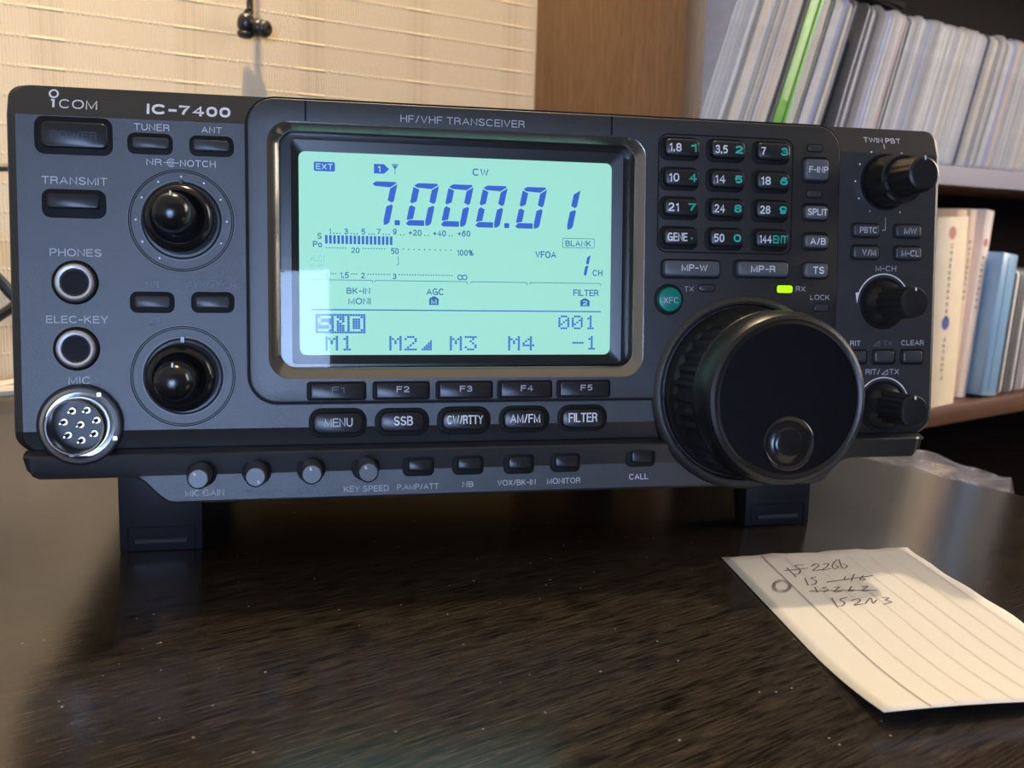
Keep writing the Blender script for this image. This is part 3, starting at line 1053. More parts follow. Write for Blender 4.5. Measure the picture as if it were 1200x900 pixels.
def button(name, cap, well, h0, hc, mcap, r=1.0, legend=None, label=None, ed=.5, wr=None, hfun=None):
    if hfun:
        h0 = hfun
    o = None
    g = MB()
    rbox(g, cap, r, h0 - .5, h0 + hc, ed)
    o = g.build(name, mcap, radio, angle=.7)
    if label:
        o['label'] = label
    g = MB()
    rr_ = wr if wr is not None else r + .8
    a = rr(*well, rr_, 5)
    b_ = rr(*pad(well, -.25), max(rr_ - .25, .2), 5)
    g.loft([at(a, h0 - 1.5), at(a, h0 + .02), at(b_, h0 + .12)], 0, False, True)
    g.build('button_well', M_gap, o, angle=.6)
    for lg in legend or []:
        s_, b2, mm_, w_ = lg
        text(s_, b2, h0 + hc + .04, mm_, o, weight=w_)
    return o


button('power_button', (9.0, 10.1, 26.2, 17.1), (7.3, 8.6, 27.5, 18.9), 0, .9, M_btn, 1.6, [('POWER', (11.4, 12.6, 23.6, 14.5), M_pwr, .14)], wr=2.6)
button('tuner_button', (32.7, 13.4, 42.4, 16.6), (31.3, 12.1, 43.4, 18.0), 0, 1.3, M_btnm, .8, wr=2.0)
button('antenna_button', (48.9, 13.4, 58.7, 16.6), (47.8, 12.1, 59.9, 17.9), 0, 1.3, M_btnm, .8, wr=2.0)
button('transmit_button', (10.3, 29.5, 23.8, 33.7), (8.8, 28.3, 25.5, 36.2), 0, 1.2, M_btn, .9, wr=2.4)
button('noise_reduction_button', (32.6, 57.4, 42.1, 60.9), (31.2, 56.2, 43.2, 62.2), 0, 1.3, M_btnm, .8, wr=2.0)
button('notch_button', (48.9, 57.3, 58.3, 60.8), (47.7, 56.1, 59.6, 62.1), 0, 1.3, M_btnm, .8, wr=2.0)
FX = [(80.8, 96.1), (99.8, 115.0), (118.6, 134.2), (137.4, 152.8), (156.0, 171.5)]
for i, (x0, x1) in enumerate(FX):
    xm = (x0 + x1) / 2
    lx = (88.7, 107.65, 126.65, 145.45, 164.35)[i]
    button('function_button', (x0, 82.6, x1, 87.0), (x0 - 1.1, 81.9, x1 + .9, 87.5), CH_, 1.0, M_btn, .5,
           [('F%d' % (i + 1), (lx - 1.95, 83.4, lx + 1.95, 85.2), M_faint if i == 0 else G_, .17)], wr=1.0, ed=.35)
MD = [('MENU', (81.4, 91.2, 95.9, 97.4), (80.2, 89.8, 97.2, 98.6), (84.8, 92.7, 92.9, 95.3)), ('SSB', (100.9, 91.2, 114.1, 97.1), (99.5, 90.0, 115.9, 98.5), (105.1, 92.4, 110.7, 95.2)),
      ('CW/RTTY', (119.6, 91.2, 133.2, 97.0), (118.1, 89.8, 134.7, 98.4), (121.1, 92.4, 132.0, 95.1)), ('AM/FM', (138.5, 91.0, 151.5, 97.0), (137.2, 89.8, 153.3, 98.2), (140.5, 92.3, 149.9, 95.0)),
      ('FILTER', (156.9, 91.0, 170.3, 97.0), (155.7, 89.7, 171.9, 98.1), (159.0, 92.2, 168.2, 95.1))]
for s_, c_, w_, t_ in MD:
    button('mode_button', c_, w_, 0, 1.6, M_btn, 2.3, [(s_, t_, M_white if s_ != 'MENU' else G_, .15)], wr=3.8, ed=.6)
KX, KY = (194.3, 209.6, 225.1), (10.2, 19.4, 28.5, 37.7)
KT = [[('1.8', '1'), ('3.5', '2'), ('7', '3')], [('10', '4'), ('14', '5'), ('18', '6')], [('21', '7'), ('24', '8'), ('28', '9')], [('GENE', '.'), ('50', '0'), ('144', 'ENT')]]
for j in range(4):
    for i in range(3):
        a, b_ = KT[j][i]
        x, y = KX[i], KY[j]
        wa = {1: 1.6, 2: 3.5, 3: 4.1, 4: 6.4}[len(a)]
        lg = [(a, (x - 4.5, y - 1.5, x - 4.5 + wa, y + 1.1), M_white, .17)]
        if b_ == 'ENT':
            lg.append((b_, (x + .2, y - 1.4, x + 4.9, y + 1.1), M_tealprint, .15))
        elif b_ == '.':
            lg.append((b_, (x + 3.0, y - .5, x + 3.9, y + .4), M_tealprint, .5))
        else:
            lg.append((b_, (x + 2.0 + (.4 if b_ == '1' else 0), y - 1.5, x + 4.9, y + 1.0), M_tealprint, .23))
        button('keypad_button', (x - 5.6, y - 2.9, x + 5.7, y + 2.4), (x - 6.9, y - 3.7, x + 6.3, y + 3.6), CH_, 2.0, M_btn, 1.6, lg, wr=2.4, ed=.7)
GB = [('F-INP', (236.1, 11.7, 244.5, 18.3), (235.5, 10.7, 245.2, 19.2), (237.4, 14.0, 244.1, 16.0)), ('SPLIT', (236.5, 26.5, 244.7, 30.7), (235.8, 25.4, 245.5, 31.4), (237.3, 27.4, 244.2, 29.5)),
      ('A/B', (236.7, 35.8, 245.0, 39.8), (236.1, 34.7, 245.8, 40.7), (238.4, 36.7, 243.9, 38.9)), ('MP-W', (189.0, 44.8, 207.6, 49.6), (188.2, 44.2, 208.4, 50.4), (194.6, 45.9, 203.3, 48.0)),
      ('MP-R', (213.6, 44.7, 231.2, 49.3), (212.4, 44.0, 232.0, 49.9), (218.0, 45.9, 226.5, 48.0)), ('TS', (236.8, 44.8, 245.2, 49.3), (236.1, 44.3, 246.1, 49.9), (239.6, 45.9, 243.6, 48.2))]
for s_, c_, w_, t_ in GB:
    button('grey_button', c_, w_, CH_, 1.7, M_btng, 1.2, [(s_, t_, M_white, .16)], wr=1.8, ed=.6)
RB = [('PBTC', (254.9, 31.7, 264.2, 35.6), (254.5, 31.1, 265.2, 36.1), (257.0, 32.6, 263.2, 34.6)), ('MW', (270.3, 31.7, 279.6, 35.5), (269.8, 31.0, 280.6, 36.0), (273.2, 32.5, 277.8, 34.6)),
      ('V/M', (255.0, 38.9, 264.3, 42.8), (254.5, 38.2, 265.3, 43.3), (258.0, 39.8, 263.0, 41.9)), ('M-CL', (270.5, 38.9, 279.9, 42.8), (270.0, 38.1, 280.9, 43.2), (272.4, 39.8, 279.0, 41.9))]
for s_, c_, w_, t_ in RB:
    button('memory_button', c_, w_, 0, 1.5, M_btnm, .9, [(s_, t_, G_, .15)], wr=1.5)
for c_, w_ in (((253.4, 73.2, 260.8, 76.8), (253.0, 72.6, 261.9, 77.7)), ((263.9, 73.2, 271.3, 76.9), (263.4, 72.5, 272.3, 77.8)), ((274.5, 73.2, 281.8, 76.9), (273.9, 72.5, 282.9, 77.8))):
    button('tuning_button', c_, w_, 0, 1.3, M_btnm, .8, wr=1.3)
SB = [((109.2, 105.6, 116.4, 109.1), (107.8, 104.6, 117.2, 110.6)), ((124.2, 105.5, 131.4, 109.0), (122.9, 104.5, 132.4, 110.6)), ((139.9, 105.5, 146.9, 109.2), (138.8, 104.5, 148.2, 110.8)),
      ((154.7, 105.5, 162.1, 109.1), (153.6, 104.4, 162.9, 110.6)), ((179.5, 104.4, 186.3, 108.2), (178.1, 103.2, 187.6, 109.6))]
for c_, w_ in SB:
    button('strip_button', c_, w_, 1.1, 1.0, M_btn, .9, wr=1.6)
# round teal key
g = MB()
lathe(g, 191.2, 56.9, [(3.9, 1.2), (3.9, 2.4), (3.6, 2.9), (3.0, 3.1)], 32)
xfc = g.build('round_button', M_teal, radio)
prop(xfc, 'round teal button')
g = MB()
lathe(g, 191.1, 56.9, [(4.9, 0), (4.9, 1.55), (4.7, 1.62)], 32)
g.build('button_well', M_gap, xfc)
text('XFC', (188.9, 56.2, 194.0, 58.1), 3.14, G_, xfc, weight=.12)
# indicators
for nm, b_, mm_ in (('indicator_lamp', (237.6, 7.0, 242.7, 9.0), M_ledoff), ('indicator_lamp', (237.7, 21.5, 242.9, 23.6), M_ledoff), ('indicator_lamp', (201.3, 52.2, 206.4, 54.2), M_ledoff),
                    ('indicator_lamp', (228.0, 52.0, 233.4, 54.4), M_ledon), ('indicator_lamp', (241.3, 58.0, 246.4, 60.1), M_ledoff)):
    g = MB()
    rbox(g, b_, .7, 1.0, 1.8, .2)
    o = g.build(nm, mm_, radio)
    if mm_ is M_ledon:
        o['label'] = 'lit green indicator lamp'
    g = MB()
    outline(g, pad(b_, .3), 1.0, .3, 1.56)
    g.build('lamp_rim', M_gap, o, smooth=False, recalc=False)

# ------------------------------------------------------------------ jacks, microphone socket
for cy in (53.9, 72.3):
    g = MB()
    lathe(g, 17.0, cy, [(6.1, -.5), (6.1, .5), (5.6, 1.0), (5.2, 1.0), (5.1, 1.5), (4.6, 1.8), (3.9, 1.6), (3.5, .9), (3.4, .16), (.4, .15)], 40, mis=[0, 0, 0, 1, 1, 1, 1, 1, 0, 0])
    g.build('headphone_jack' if cy < 60 else 'key_jack', [M_gap, M_ring], radio)
g = MB()
MC = (17.7, 93.5)
lathe(g, *MC, [(11.3, -6), (11.3, 1.9), (10.6, 2.2), (10.3, 2.2)], 56, cap1=False)
lathe(g, *MC, [(10.3, 2.0), (10.2, 2.7), (9.4, 2.9), (9.1, 1.6), (7.85, 1.4), (7.75, 8.8), (7.55, 9.1), (7.15, 9.0), (7.05, 8.6), (7.0, .4)], 56, mi=1, cap1=False)
lathe(g, *MC, [(7.05, .5), (.5, .5)], 40, mi=0)
mic = g.build('microphone_socket', [M_black, M_chrome], radio)
mic['label'] = 'silver eight-pin round microphone socket'
for a in (58, -22):
    g = MB()
    q = math.radians(a)
    x, y = MC[0] + 10.1 * math.cos(q), MC[1] - 10.1 * math.sin(q)
    g.box(*L(x - .5, y + .5, 2.0), *L(x + .5, y - .5, 3.1))
    g.build('ring_tab', M_chrome, mic)
for k in range(8):
    q = 2 * PI * (k + .3) / 7
    x, y = (MC[0] + 4.4 * math.cos(q), MC[1] - 4.4 * math.sin(q)) if k < 7 else MC
    g = MB()
    lathe(g, x, y, [(.95, .45), (.95, .75), (.5, .8), (.45, 5.4), (.25, 5.8)], 12)
    g.build('socket_pin', M_pin, mic)

# ------------------------------------------------------------------ knobs


def dual(c):
    g = MB()
    lathe(g, *c, [(10.9, -.5), (10.9, .12), (10.4, .12), (10.2, -.4)], 48)
    lathe(g, *c, [(9.7, -.4), (9.5, 7.6), (9.2, 9.0), (8.4, 10.3), (7.6, 10.9), (7.2, 11.0), (6.9, 10.6), (6.0, 10.0)], 56, mi=1)
    o = g.build('dual_knob', [M_gap, M_knob], radio, angle=.8)
    g = MB()
    lathe(g, *c, [(5.3, 9.6), (5.3, 18), (5.2, 23.5), (4.9, 25.9), (4.2, 27.3), (3.1, 28.3), (1.6, 28.8), (.3, 28.9)], 40)
    g.build('inner_knob', M_knob, o, angle=.9)
    g = MB()
    g.box(*L(c[0] - .2, c[1] - 3.9, 26.3), *L(c[0] + .2, c[1] - 5.0, 27.6))
    g.build('pointer_mark', M_white, o)
    g = MB()
    g.box(*L(c[0] - .5, c[1] - 9.4, .3), *L(c[0] + .5, c[1] - 11.3, 1.4))
    g.build('index_rib', M_knob, o)
    return o


dual(NRC)
dual(AFC)
# twin passband knob on the right
P_ = (266.8, 17.7)
g = MB()
lathe(g, *P_, [(9.2, -.5), (9.2, .15)], 48)
lathe(g, *P_, [(8.6, -.2), (8.3, 1.2), (8.0, 8.6), (7.8, 9.6), (7.2, 10.2), (6.6, 10.2)], 60, mi=1, ribs={1: .25, 2: .25, 'w': 3})
o = g.build('dual_knob', [M_gap, M_knob], radio, angle=.5)
g = MB()
lathe(g, *P_, [(6.2, 10.0), (6.0, 11.5), (5.6, 19.6), (5.2, 20.6), (4.5, 21.0)], 60, ribs={1: .3, 2: .3, 'w': 2})
g.build('inner_knob', M_rubber, o, angle=.4)
g = MB()
g.box(*L(P_[0] - .22, P_[1] - 4.1, 20.6), *L(P_[0] + .22, P_[1] - 5.4, 21.1))
g.build('pointer_mark', M_white, o)


def ribbed(c):
    g = MB()
    lathe(g, *c, [(8.6, -.5), (8.6, .12), (8.2, .12)], 48)
    lathe(g, *c, [(7.6, 0), (7.3, 1.2), (6.4, 2.6), (5.7, 3.4), (5.35, 4.2), (5.0, 16.2), (4.9, 17.0), (4.5, 17.6), (4.0, 17.7)], 60, mi=1, ribs={4: .3, 5: .3, 'w': 2})
    o = g.build('rotary_knob', [M_gap, M_rubber], radio, angle=.45)
    g = MB()
    g.box(*L(c[0] - .25, c[1] - 3.7, 17.4), *L(c[0] + .25, c[1] - 4.7, 17.85))
    g.build('pointer_mark', M_white, o)


ribbed(MCH)
ribbed(RITC)
# four small knobs of the strip
for x, y, a in ((49.9, 108.0, 125), (65.3, 107.9, 300), (80.8, 107.6, 100), (96.7, 107.5, 115)):
    g = MB()
    lathe(g, x, y, [(4.2, -1.5), (4.2, .95), (3.9, 1.05)], 32)
    lathe(g, x, y, [(3.2, .6), (3.1, 10.5), (2.9, 11.5), (2.5, 11.9)], 32, mi=1)
    o = g.build('small_knob', [M_gap, M_btnm], radio, angle=.7)
    g = MB()
    q = math.radians(a)
    g.tube([L(x + 1.1 * math.cos(q), y - 1.1 * math.sin(q), 11.9), L(x + 2.1 * math.cos(q), y - 2.1 * math.sin(q), 11.8)], .00032, 8)
    g.build('pointer_mark', M_white, o)
# main tuning dial
D = (217.5, 86.4)
g = MB()
lathe(g, *D, [(31.2, -3), (31.2, 1.2), (30.6, 2.0), (29.2, 2.6), (28.4, 2.4), (27.6, 1.0)], 96)
dial = g.build('tuning_dial', [M_frame], radio, angle=.6)
dial['label'] = 'large black tuning dial with a ribbed grip'
g = MB()
lathe(g, *D, [(27.4, .9), (27.4, 4.5), (26.9, 6.5), (26.6, 7.5), (26.5, 8.4), (26.2, 20.4), (26.2, 21.4), (25.9, 22.0), (26.2, 22.6), (26.0, 27.0), (25.4, 29.8), (24.6, 31.0), (23.6, 31.5), (22.8, 31.3), (22.3, 30.9)], 144, ribs={4: .9, 5: .9, 'w': 2})
g.build('dial_grip', M_rubber, dial, angle=.45)
g = MB()
lathe(g, *D, [(22.35, 30.2), (22.2, 30.9), (21.8, 31.1), (.3, 31.1)], 96)
g.build('dial_face', M_face, dial, angle=.4)
C2 = (D[0] + .1, D[1] + 12.9)
g = MB()
lathe(g, *C2, [(8.2, 30.9), (8.1, 31.5), (7.7, 31.75), (7.2, 31.5), (6.8, 31.15)], 48, cap1=False)
lathe(g, *C2, [(7.0, 31.14), (4.9, 31.16), (4.7, 31.3), (4.5, 31.5), (3.6, 31.75), (1.6, 31.85), (.2, 31.87)], 48)
g.build('finger_dimple', M_knob, dial, angle=.8)

# feet
for x0 in (23.7, 229.8):
    x1 = x0 + 24.4
    g = MB()
    q0 = [L(x, y, -22) for x, y in ((x0, 135.2), (x1, 135.2))]
    prof = [(135.2, -22), (112, -20.5), (102, -20), (102, -33), (118, -33), (134.1, -30)]
    g.loft([[L(x0, y, h) for y, h in prof], [L(x1, y, h) for y, h in prof]], 0, True, True)
    foot = g.build('front_foot', M_foot, radio, angle=.4, bevel=.0004)
    g = MB()
    # raised plate outline and lip on the front of the foot
    fh = lambda y: -22 + (135.2 - y) / 23.2 * 1.5
    xa, xb, ya, yb = x0 + 2.4, x1 - 2.2, 127.6, 134.9
    for a, b_ in (((xa, ya), (xb, ya)), ((xa, ya), (xa, yb)), ((xb, ya), (xb, yb))):
        g.tube([L(*a, fh(a[1]) + .02), L(*b_, fh(b_[1]) + .02)], .00022, 6)
    g.build('plate_outline', M_gap, foot)
    g = MB()
    g.tube([L(x0 + 4.6, 132.0, fh(132) + .2), L(x1 - 4.6, 132.0, fh(132) + .2)], .0008, 8)
    g.build('lip', M_btnm, foot)
for x0 in (25, 238):
    g = MB()
    prof = [(102.5, -262), (102.5, -240), (109.2, -240), (107.0, -262)]
    prof = [(102.5, -262), (102.5, -244), (109.6 + 2.0, -244), (109.6 + .1, -262)]
    g.loft([[L(x, y, h) for y, h in prof] for x in (x0, x0 + 22)], 0, True, True)
    g.build('rear_foot', M_black, radio)

# ------------------------------------------------------------------ note paper
P0, P1, P2, P3 = Vector((.0463, -.0536)), Vector((.1074, -.0796)), Vector((.0544, -.1725)), Vector((-.0067, -.1465))


def paper_xy(u, v):
    return (P0 * (1 - u) + P1 * u) * (1 - v) + (P3 * (1 - u) + P2 * u) * v


def paper_z(u, v):
    c = max(0, v - .62) / .38
    return .00025 + .0034 * c * c * (1 - .55 * u) + .0004 * math.sin(u * 5) * v


note = empty('note_paper', (.05, -.11, 0))
prop(note, 'torn white ruled note sheet with pencilled numbers lying on the dark desk', 'paper')
g = MB()
NU, NV = 18, 26
grid = []
for j in range(NV + 1):
    row = []
    for i in range(NU + 1):
        u, v = i / NU, j / NV
        p = paper_xy(u, v)
        if j == 0:
            p = p + (P3 - P0).normalized() * (.0006 * math.sin(u * 17) + .0004 * math.sin(u * 41) + (.0012 if u > .97 else 0))
        if i == NU:
            p = p + (P0 - P1).normalized() * (.0006 * math.sin(v * 9) + .0003 * math.sin(v * 33))
        row.append((p.x, p.y, paper_z(u, v)))
    grid.append(row)
g.loft(grid, 0, closed=False)
M_paper = mat('note_paper', lin(236, 230, 220), .75, bump=.2, bscale=900)
o = world_part(g, 'sheet', M_paper, note)
sol = o.modifiers.new('thickness', 'SOLIDIFY')
sol.thickness = .00012
sol.offset = -1


def inv_paper(x, y):
    """Sheet coordinates of a desk point, for the curl height."""
    e1, e2 = P1 - P0, P3 - P0
    d = Vector((x, y)) - P0
    det = e1.x * e2.y - e1.y * e2.x
    return ((d.x * e2.y - d.y * e2.x) / det, (e1.x * d.y - e1.y * d.x) / det)


def ribbon(g, pts, w, dz=.00024):
    pts = [Vector(p) for p in pts]
    fine = []
    for a, b_ in zip(pts[:-1], pts[1:]):
        n = max(1, int((b_ - a).length / .003))
        fine += [a.lerp(b_, k / n) for k in range(n)]
    fine.append(pts[-1])
    loops = []
    for i, p in enumerate(fine):
        t = (fine[min(i + 1, len(fine) - 1)] - fine[max(0, i - 1)])
        if t.length < 1e-9:
            t = Vector((1, 0))
        t.normalize()
        nrm = Vector((-t.y, t.x)) * w / 2
        z = paper_z(*inv_paper(p.x, p.y)) + dz
        loops.append([(p.x + nrm.x, p.y + nrm.y, z), (p.x - nrm.x, p.y - nrm.y, z)])
    g.loft(loops, 0, closed=False)


STROKES = [
    [(0.0561, -0.0714), (0.0516, -0.0785)],
    [(0.0627, -0.0727), (0.0597, -0.0717), (0.0582, -0.0747), (0.0551, -0.0769), (0.053, -0.0769)],
    [(0.0529, -0.0728), (0.0565, -0.074), (0.0614, -0.0753)],
    [(0.0637, -0.0748), (0.0668, -0.0741), (0.0659, -0.0759), (0.0607, -0.0776), (0.0638, -0.0785)],
    [(0.0681, -0.0758), (0.0706, -0.0759), (0.0675, -0.0777), (0.0635, -0.0789), (0.0671, -0.0794)],
    [(0.076, -0.0752), (0.07, -0.0778), (0.0679, -0.0802), (0.0704, -0.0797), (0.0706, -0.0782)],
    [(0.0766, -0.0755), (0.0707, -0.0811), (0.0735, -0.0808), (0.0742, -0.0787)],
    [(0.0531, -0.0805), (0.049, -0.0849)],
    [(0.0568, -0.0817), (0.0547, -0.0815), (0.0541, -0.0838), (0.0516, -0.0853), (0.0499, -0.085)],
    [(0.0559, -0.0862), (0.0648, -0.0883), (0.0731, -0.0901)],
    [(0.065, -0.0863), (0.0622, -0.0878), (0.0648, -0.0883)],
    [(0.0693, -0.0863), (0.0628, -0.0897)],
    [(0.0704, -0.0886), (0.0663, -0.0903), (0.0681, -0.0909), (0.0684, -0.0896)],
    [(0.0452, -0.0881), (0.0543, -0.093), (0.0632, -0.0982)],
    [(0.0493, -0.0869), (0.0464, -0.0901)],
    [(0.0524, -0.0888), (0.0506, -0.0887), (0.0509, -0.0904), (0.0481, -0.0909)],
    [(0.0539, -0.0903), (0.0555, -0.0908), (0.0509, -0.0924), (0.0534, -0.0932)],
    [(0.0595, -0.0923), (0.0551, -0.0943), (0.057, -0.0948), (0.0568, -0.0936)],
    [(0.0617, -0.0942), (0.0636, -0.0949), (0.0589, -0.0962), (0.0613, -0.0972)],
    [(0.0464, -0.0949), (0.0417, -0.1003)],
    [(0.0505, -0.0971), (0.0475, -0.097), (0.0464, -0.0992), (0.0438, -0.1003), (0.0429, -0.0997)],
    [(0.0494, -0.0992), (0.0525, -0.0995), (0.0507, -0.101), (0.0471, -0.1017), (0.0503, -0.1026)],
    [(0.0507, -0.1028), (0.056, -0.101), (0.0529, -0.1038), (0.0564, -0.1027)],
    [(0.0591, -0.1024), (0.0607, -0.1037), (0.0583, -0.1043), (0.0586, -0.106), (0.0548, -0.1059)],
]
g = MB()


def smooth_stroke(p):
    """Rounded pen stroke through the given points."""
    if len(p) < 3:
        return p
    o = []
    for i in range(len(p) - 1):
        a, b_, c, d = (Vector(p[max(0, min(len(p) - 1, i + k))]) for k in (-1, 0, 1, 2))
        for k in range(6):
            u = k / 6
            o.append(.5 * (2 * b_ + (c - a) * u + (2 * a - 5 * b_ + 4 * c - d) * u * u + (3 * b_ - a - 3 * c + d) * u ** 3))
    o.append(Vector(p[-1]))
    return o


for s_ in STROKES:
    ribbon(g, smooth_stroke(s_), .00036)
cc, ca, cb = Vector((.0418, -.081)), Vector((.0024, -.0015)), Vector((.0042, .0034))
for k in range(3):
    ribbon(g, [cc + ca * (math.cos(t * .35 + k) * (1 - .13 * k)) + cb * (math.sin(t * .35 + k) * (1 - .16 * k)) for t in range(19)], .00022)
world_part(g, 'pencil_writing', mat('pencil_graphite', lin(104, 102, 106), .5), note, smooth=False, recalc=False)
M_rule = mat('printed_rule', lin(172, 167, 160), .7)
M_rule2 = mat('faint_printed_rule', lin(227, 218, 205), .7)
g = MB()
ribbon(g, [(.0580, -.0602), (.0044, -.1506)], .00042, .00022)
world_part(g, 'ruled_line', M_rule, note, smooth=False, recalc=False)
ax = (P1 - P0)
for k in range(1, 8):
    g = MB()
    a = Vector((.0580, -.0602)) + ax.normalized() * (.0071 * k)
    b_ = Vector((.0044, -.1506)) + ax.normalized() * (.0071 * k)
    ribbon(g, [a.lerp(b_, .02), b_], .00030, .00022)
    world_part(g, 'ruled_line', M_rule2, note, smooth=False, recalc=False)

# ------------------------------------------------------------------ bookcase
BX0, BX1, BY0, BY1 = .3105, 1.30, .234, .397
bookcase = empty('bookcase', (.80, .315, -.72))
prop(bookcase, 'tall brown wooden bookcase against the wall at the right, holding disc sleeves and books', 'bookcase')
for x0 in (BX0, BX1 - .018):
    g = MB()
    g.box(x0, BY0, -.72, x0 + .018, BY1, 1.02)
    world_part(g, 'side_panel', M_book_side, bookcase, bevel=.0007)
for z0, z1 in ((.1425, .158), (-.0745, -.058), (-.40, -.384), (-.70, -.684), (.400, .4155), (.70, .7155), (1.02, 1.038)):
    g = MB()
    e = 0 if z0 < 1 else -.018
    g.box(BX0 + .018 + e, BY0 + .001, z0, BX1 - .018 - e, BY1 - .006, z1)
    world_part(g, 'shelf', M_shelf, bookcase, bevel=.0007)
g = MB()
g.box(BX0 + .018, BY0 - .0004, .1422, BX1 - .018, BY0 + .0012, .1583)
o = world_part(g, 'painted_tint_strip', mat('mauve_window_tint', lin(104, 101, 122), .4), bookcase)  # bluish window light on the shelf front, put into the strip's colour
o['label'] = 'mauve-grey window tint painted along the upper shelf front'
g = MB()
g.box(BX0 + .018, BY1 - .006, -.72, BX1 - .018, BY1, 1.02)
world_part(g, 'back_panel', M_back, bookcase)

# disc sleeves on the upper shelf
SZ = .158


def plastic(name, col, rough=.3, var=.06):
    return mat(name, col, rough, coat=.25, bump=.25, bscale=160, var=var, vscale=90)


SL = [plastic('sleeve_white', lin(236, 229, 218)), plastic('sleeve_grey', lin(180, 172, 162)), plastic('sleeve_cream', lin(238, 225, 200)), plastic('sleeve_silver', lin(220, 213, 204)),
      plastic('sleeve_bluish', lin(196, 200, 220)), plastic('sleeve_darkgrey', lin(112, 105, 98)), plastic('sleeve_rose', lin(230, 214, 200))]
M_core = plastic('paper_edge', lin(250, 246, 238), .6)
M_green = plastic('sleeve_green', lin(112, 176, 62), .6, .18)
M_blk = plastic('sleeve_black', (.012, .012, .013), .3)
SHADES = ['white', 'grey', 'cream', 'silver-grey', 'bluish', 'dark grey', 'pinkish-white']


def sleeve_mesh(t, h, dep, mi_core, wob):
    """Thin disc sleeve: two plastic skins with a set-back paper edge between them, rounded corners."""
    g = MB()
    a = t * .22
    # cross-section across the thickness, seen from above: skins stand proud of the paper core
    cs = [(0, 0, 0), (a * .4, -.0006, 0), (a, 0, 0), (a, .0008, 1), (t - a, .0008, 1), (t - a, 0, 0), (t - a * .4, -.0006, 0), (t, 0, 0)]
    prof = []
    for k, (zz, yy) in enumerate(((0, .004), (.0012, .0012), (.004, 0), (h * .45, wob), (h - .006, 0), (h - .0015, .0018), (h, .006))):
        prof.append([(x, y + yy, zz) for x, y, _ in cs] + [(t, dep, zz), (0, dep, zz)])
    n = len(prof[0])
    mis = [0, 0, 0, mi_core, 0, 0, 0, 0, 0, 0]
    base = len(g.v)
    for lp in prof:
        g.v += lp
    for i in range(len(prof) - 1):
        for j in range(n):
            jj = (j + 1) % n
            g.f.append((base + i * n + j, base + i * n + jj, base + (i + 1) * n + jj, base + (i + 1) * n + j))
            g.m.append(mis[j] if j < 8 else 0)
    g.f.append(tuple(base + j for j in range(n)))
    g.m.append(0)
    g.f.append(tuple(base + (len(prof) - 1) * n + j for j in range(n)))
    g.m.append(0)
    return g


def ordinal(n):
    s_ = 'th' if 10 <= n % 100 <= 20 else {1: 'st', 2: 'nd', 3: 'rd'}.get(n % 10, 'th')
    return '%d%s' % (n, s_)


def sleeve(x, t, ang, mskin, mcore, h, label, group, y=None, name='disc_sleeve', cat='disc sleeve'):
    g = sleeve_mesh(t, h, .124, 1, rnd.uniform(-.0008, .0008))
    o = g.build(name, [mskin, mcore], angle=.9)
    o.rotation_euler = (0, ang, 0)
    o.location = (x, y if y is not None else BY0 + .004 + rnd.uniform(0, .0012), SZ + t * math.sin(ang) + .0002)
    prop(o, label, cat, group)
    return o


ANG = math.radians(20.5)


class Row:
    """Leaning things stood side by side, each just touching the last."""

    def __init__(s, x, ang):
        s.a, s.p = ang, x * math.cos(ang)

    def x(s, t):
        return (s.p + .00045 + t * math.sin(s.a) ** 2) / math.cos(s.a)

    def push(s, t):
        s.p += .00045 + t


row = Row(.3312, ANG)
k = 0
after = 0
x = .33
while x < .452:
    t = rnd.uniform(.0022, .0042)
    k += 1
    if .394 < x and after == 0:
        t = .0148
        x = row.x(t)
        sleeve(x, t, ANG, M_green, M_green, .124, 'bright green spine standing among the pale sleeves on the upper shelf', 'left row of disc sleeves', name='green_case', cat='disc case')
        after = 1
    else:
        wi = rnd.choices(range(7), (5, 2, 3, 5, 1, .8, 2))[0]
        h = .122 + rnd.uniform(0, .005)
        if after == 0:
            lb = 'thin %s disc sleeve left of the green spine, %s from the wooden side' % (SHADES[wi], ordinal(k))
        else:
            lb = 'thin %s disc sleeve, %s to the right of the green spine' % (SHADES[wi], ordinal(after))
            after += 1
        x = row.x(t)
        sleeve(x, t, ANG, SL[wi], M_core if rnd.random() < .7 else SL[wi], h, lb, 'left row of disc sleeves', y=None if k > 6 else BY0 + .004 + (.0065, .0055, .0045, .0035, .0022, .001)[k - 1])
    row.push(t)
for i in range(2):
    t = .0058
    x = row.x(t)
    sleeve(x, t, ANG, M_blk, M_blk, .104 - .006 * i, ['left', 'right'][i] + ' one of two black cases between the two rows of pale sleeves', 'black cases on the upper shelf', y=BY0 + .012, name='black_case', cat='disc case')
    row.push(t)
k = 0
a = ANG - math.radians(1.5)
row = Row(row.p / math.cos(ANG) + .0042, a)
while x < .84:
    t = rnd.uniform(.0026, .0056)
    k += 1
    wi = rnd.choices(range(7), (5, 2, 1.5, 5, 1.4, .6, 3))[0]
    if k < 6:
        wi = (5, 1, 5, 1, 1)[k - 1]
    x = row.x(t)
    sleeve(x, t, a, SL[wi], M_core if rnd.random() < .75 else SL[wi], .1205 + rnd.uniform(0, .004), '%s disc sleeve, %s to the right of the black cases on the upper shelf' % (SHADES[wi], ordinal(k)), 'right row of disc sleeves')
    row.push(t)

# coiled black cable on top of the right-hand row
g = MB()
pts = []
for i in range(120):
    a = i * .21
    rr_ = .027 + .004 * math.sin(i * .13)
    pts.append((.565 + rr_ * 1.35 * math.cos(a), .285 + rr_ * math.sin(a), .2815 + .00013 * i + .0025 * math.sin(a * 2.1)))
g.tube(pts, .0028, 8)
prop(g.build('coiled_cable', mat('black_cable', (.006, .006, .007), .75, spec=.1)), 'black coiled cable lying on top of the upper shelf sleeves', 'cable')

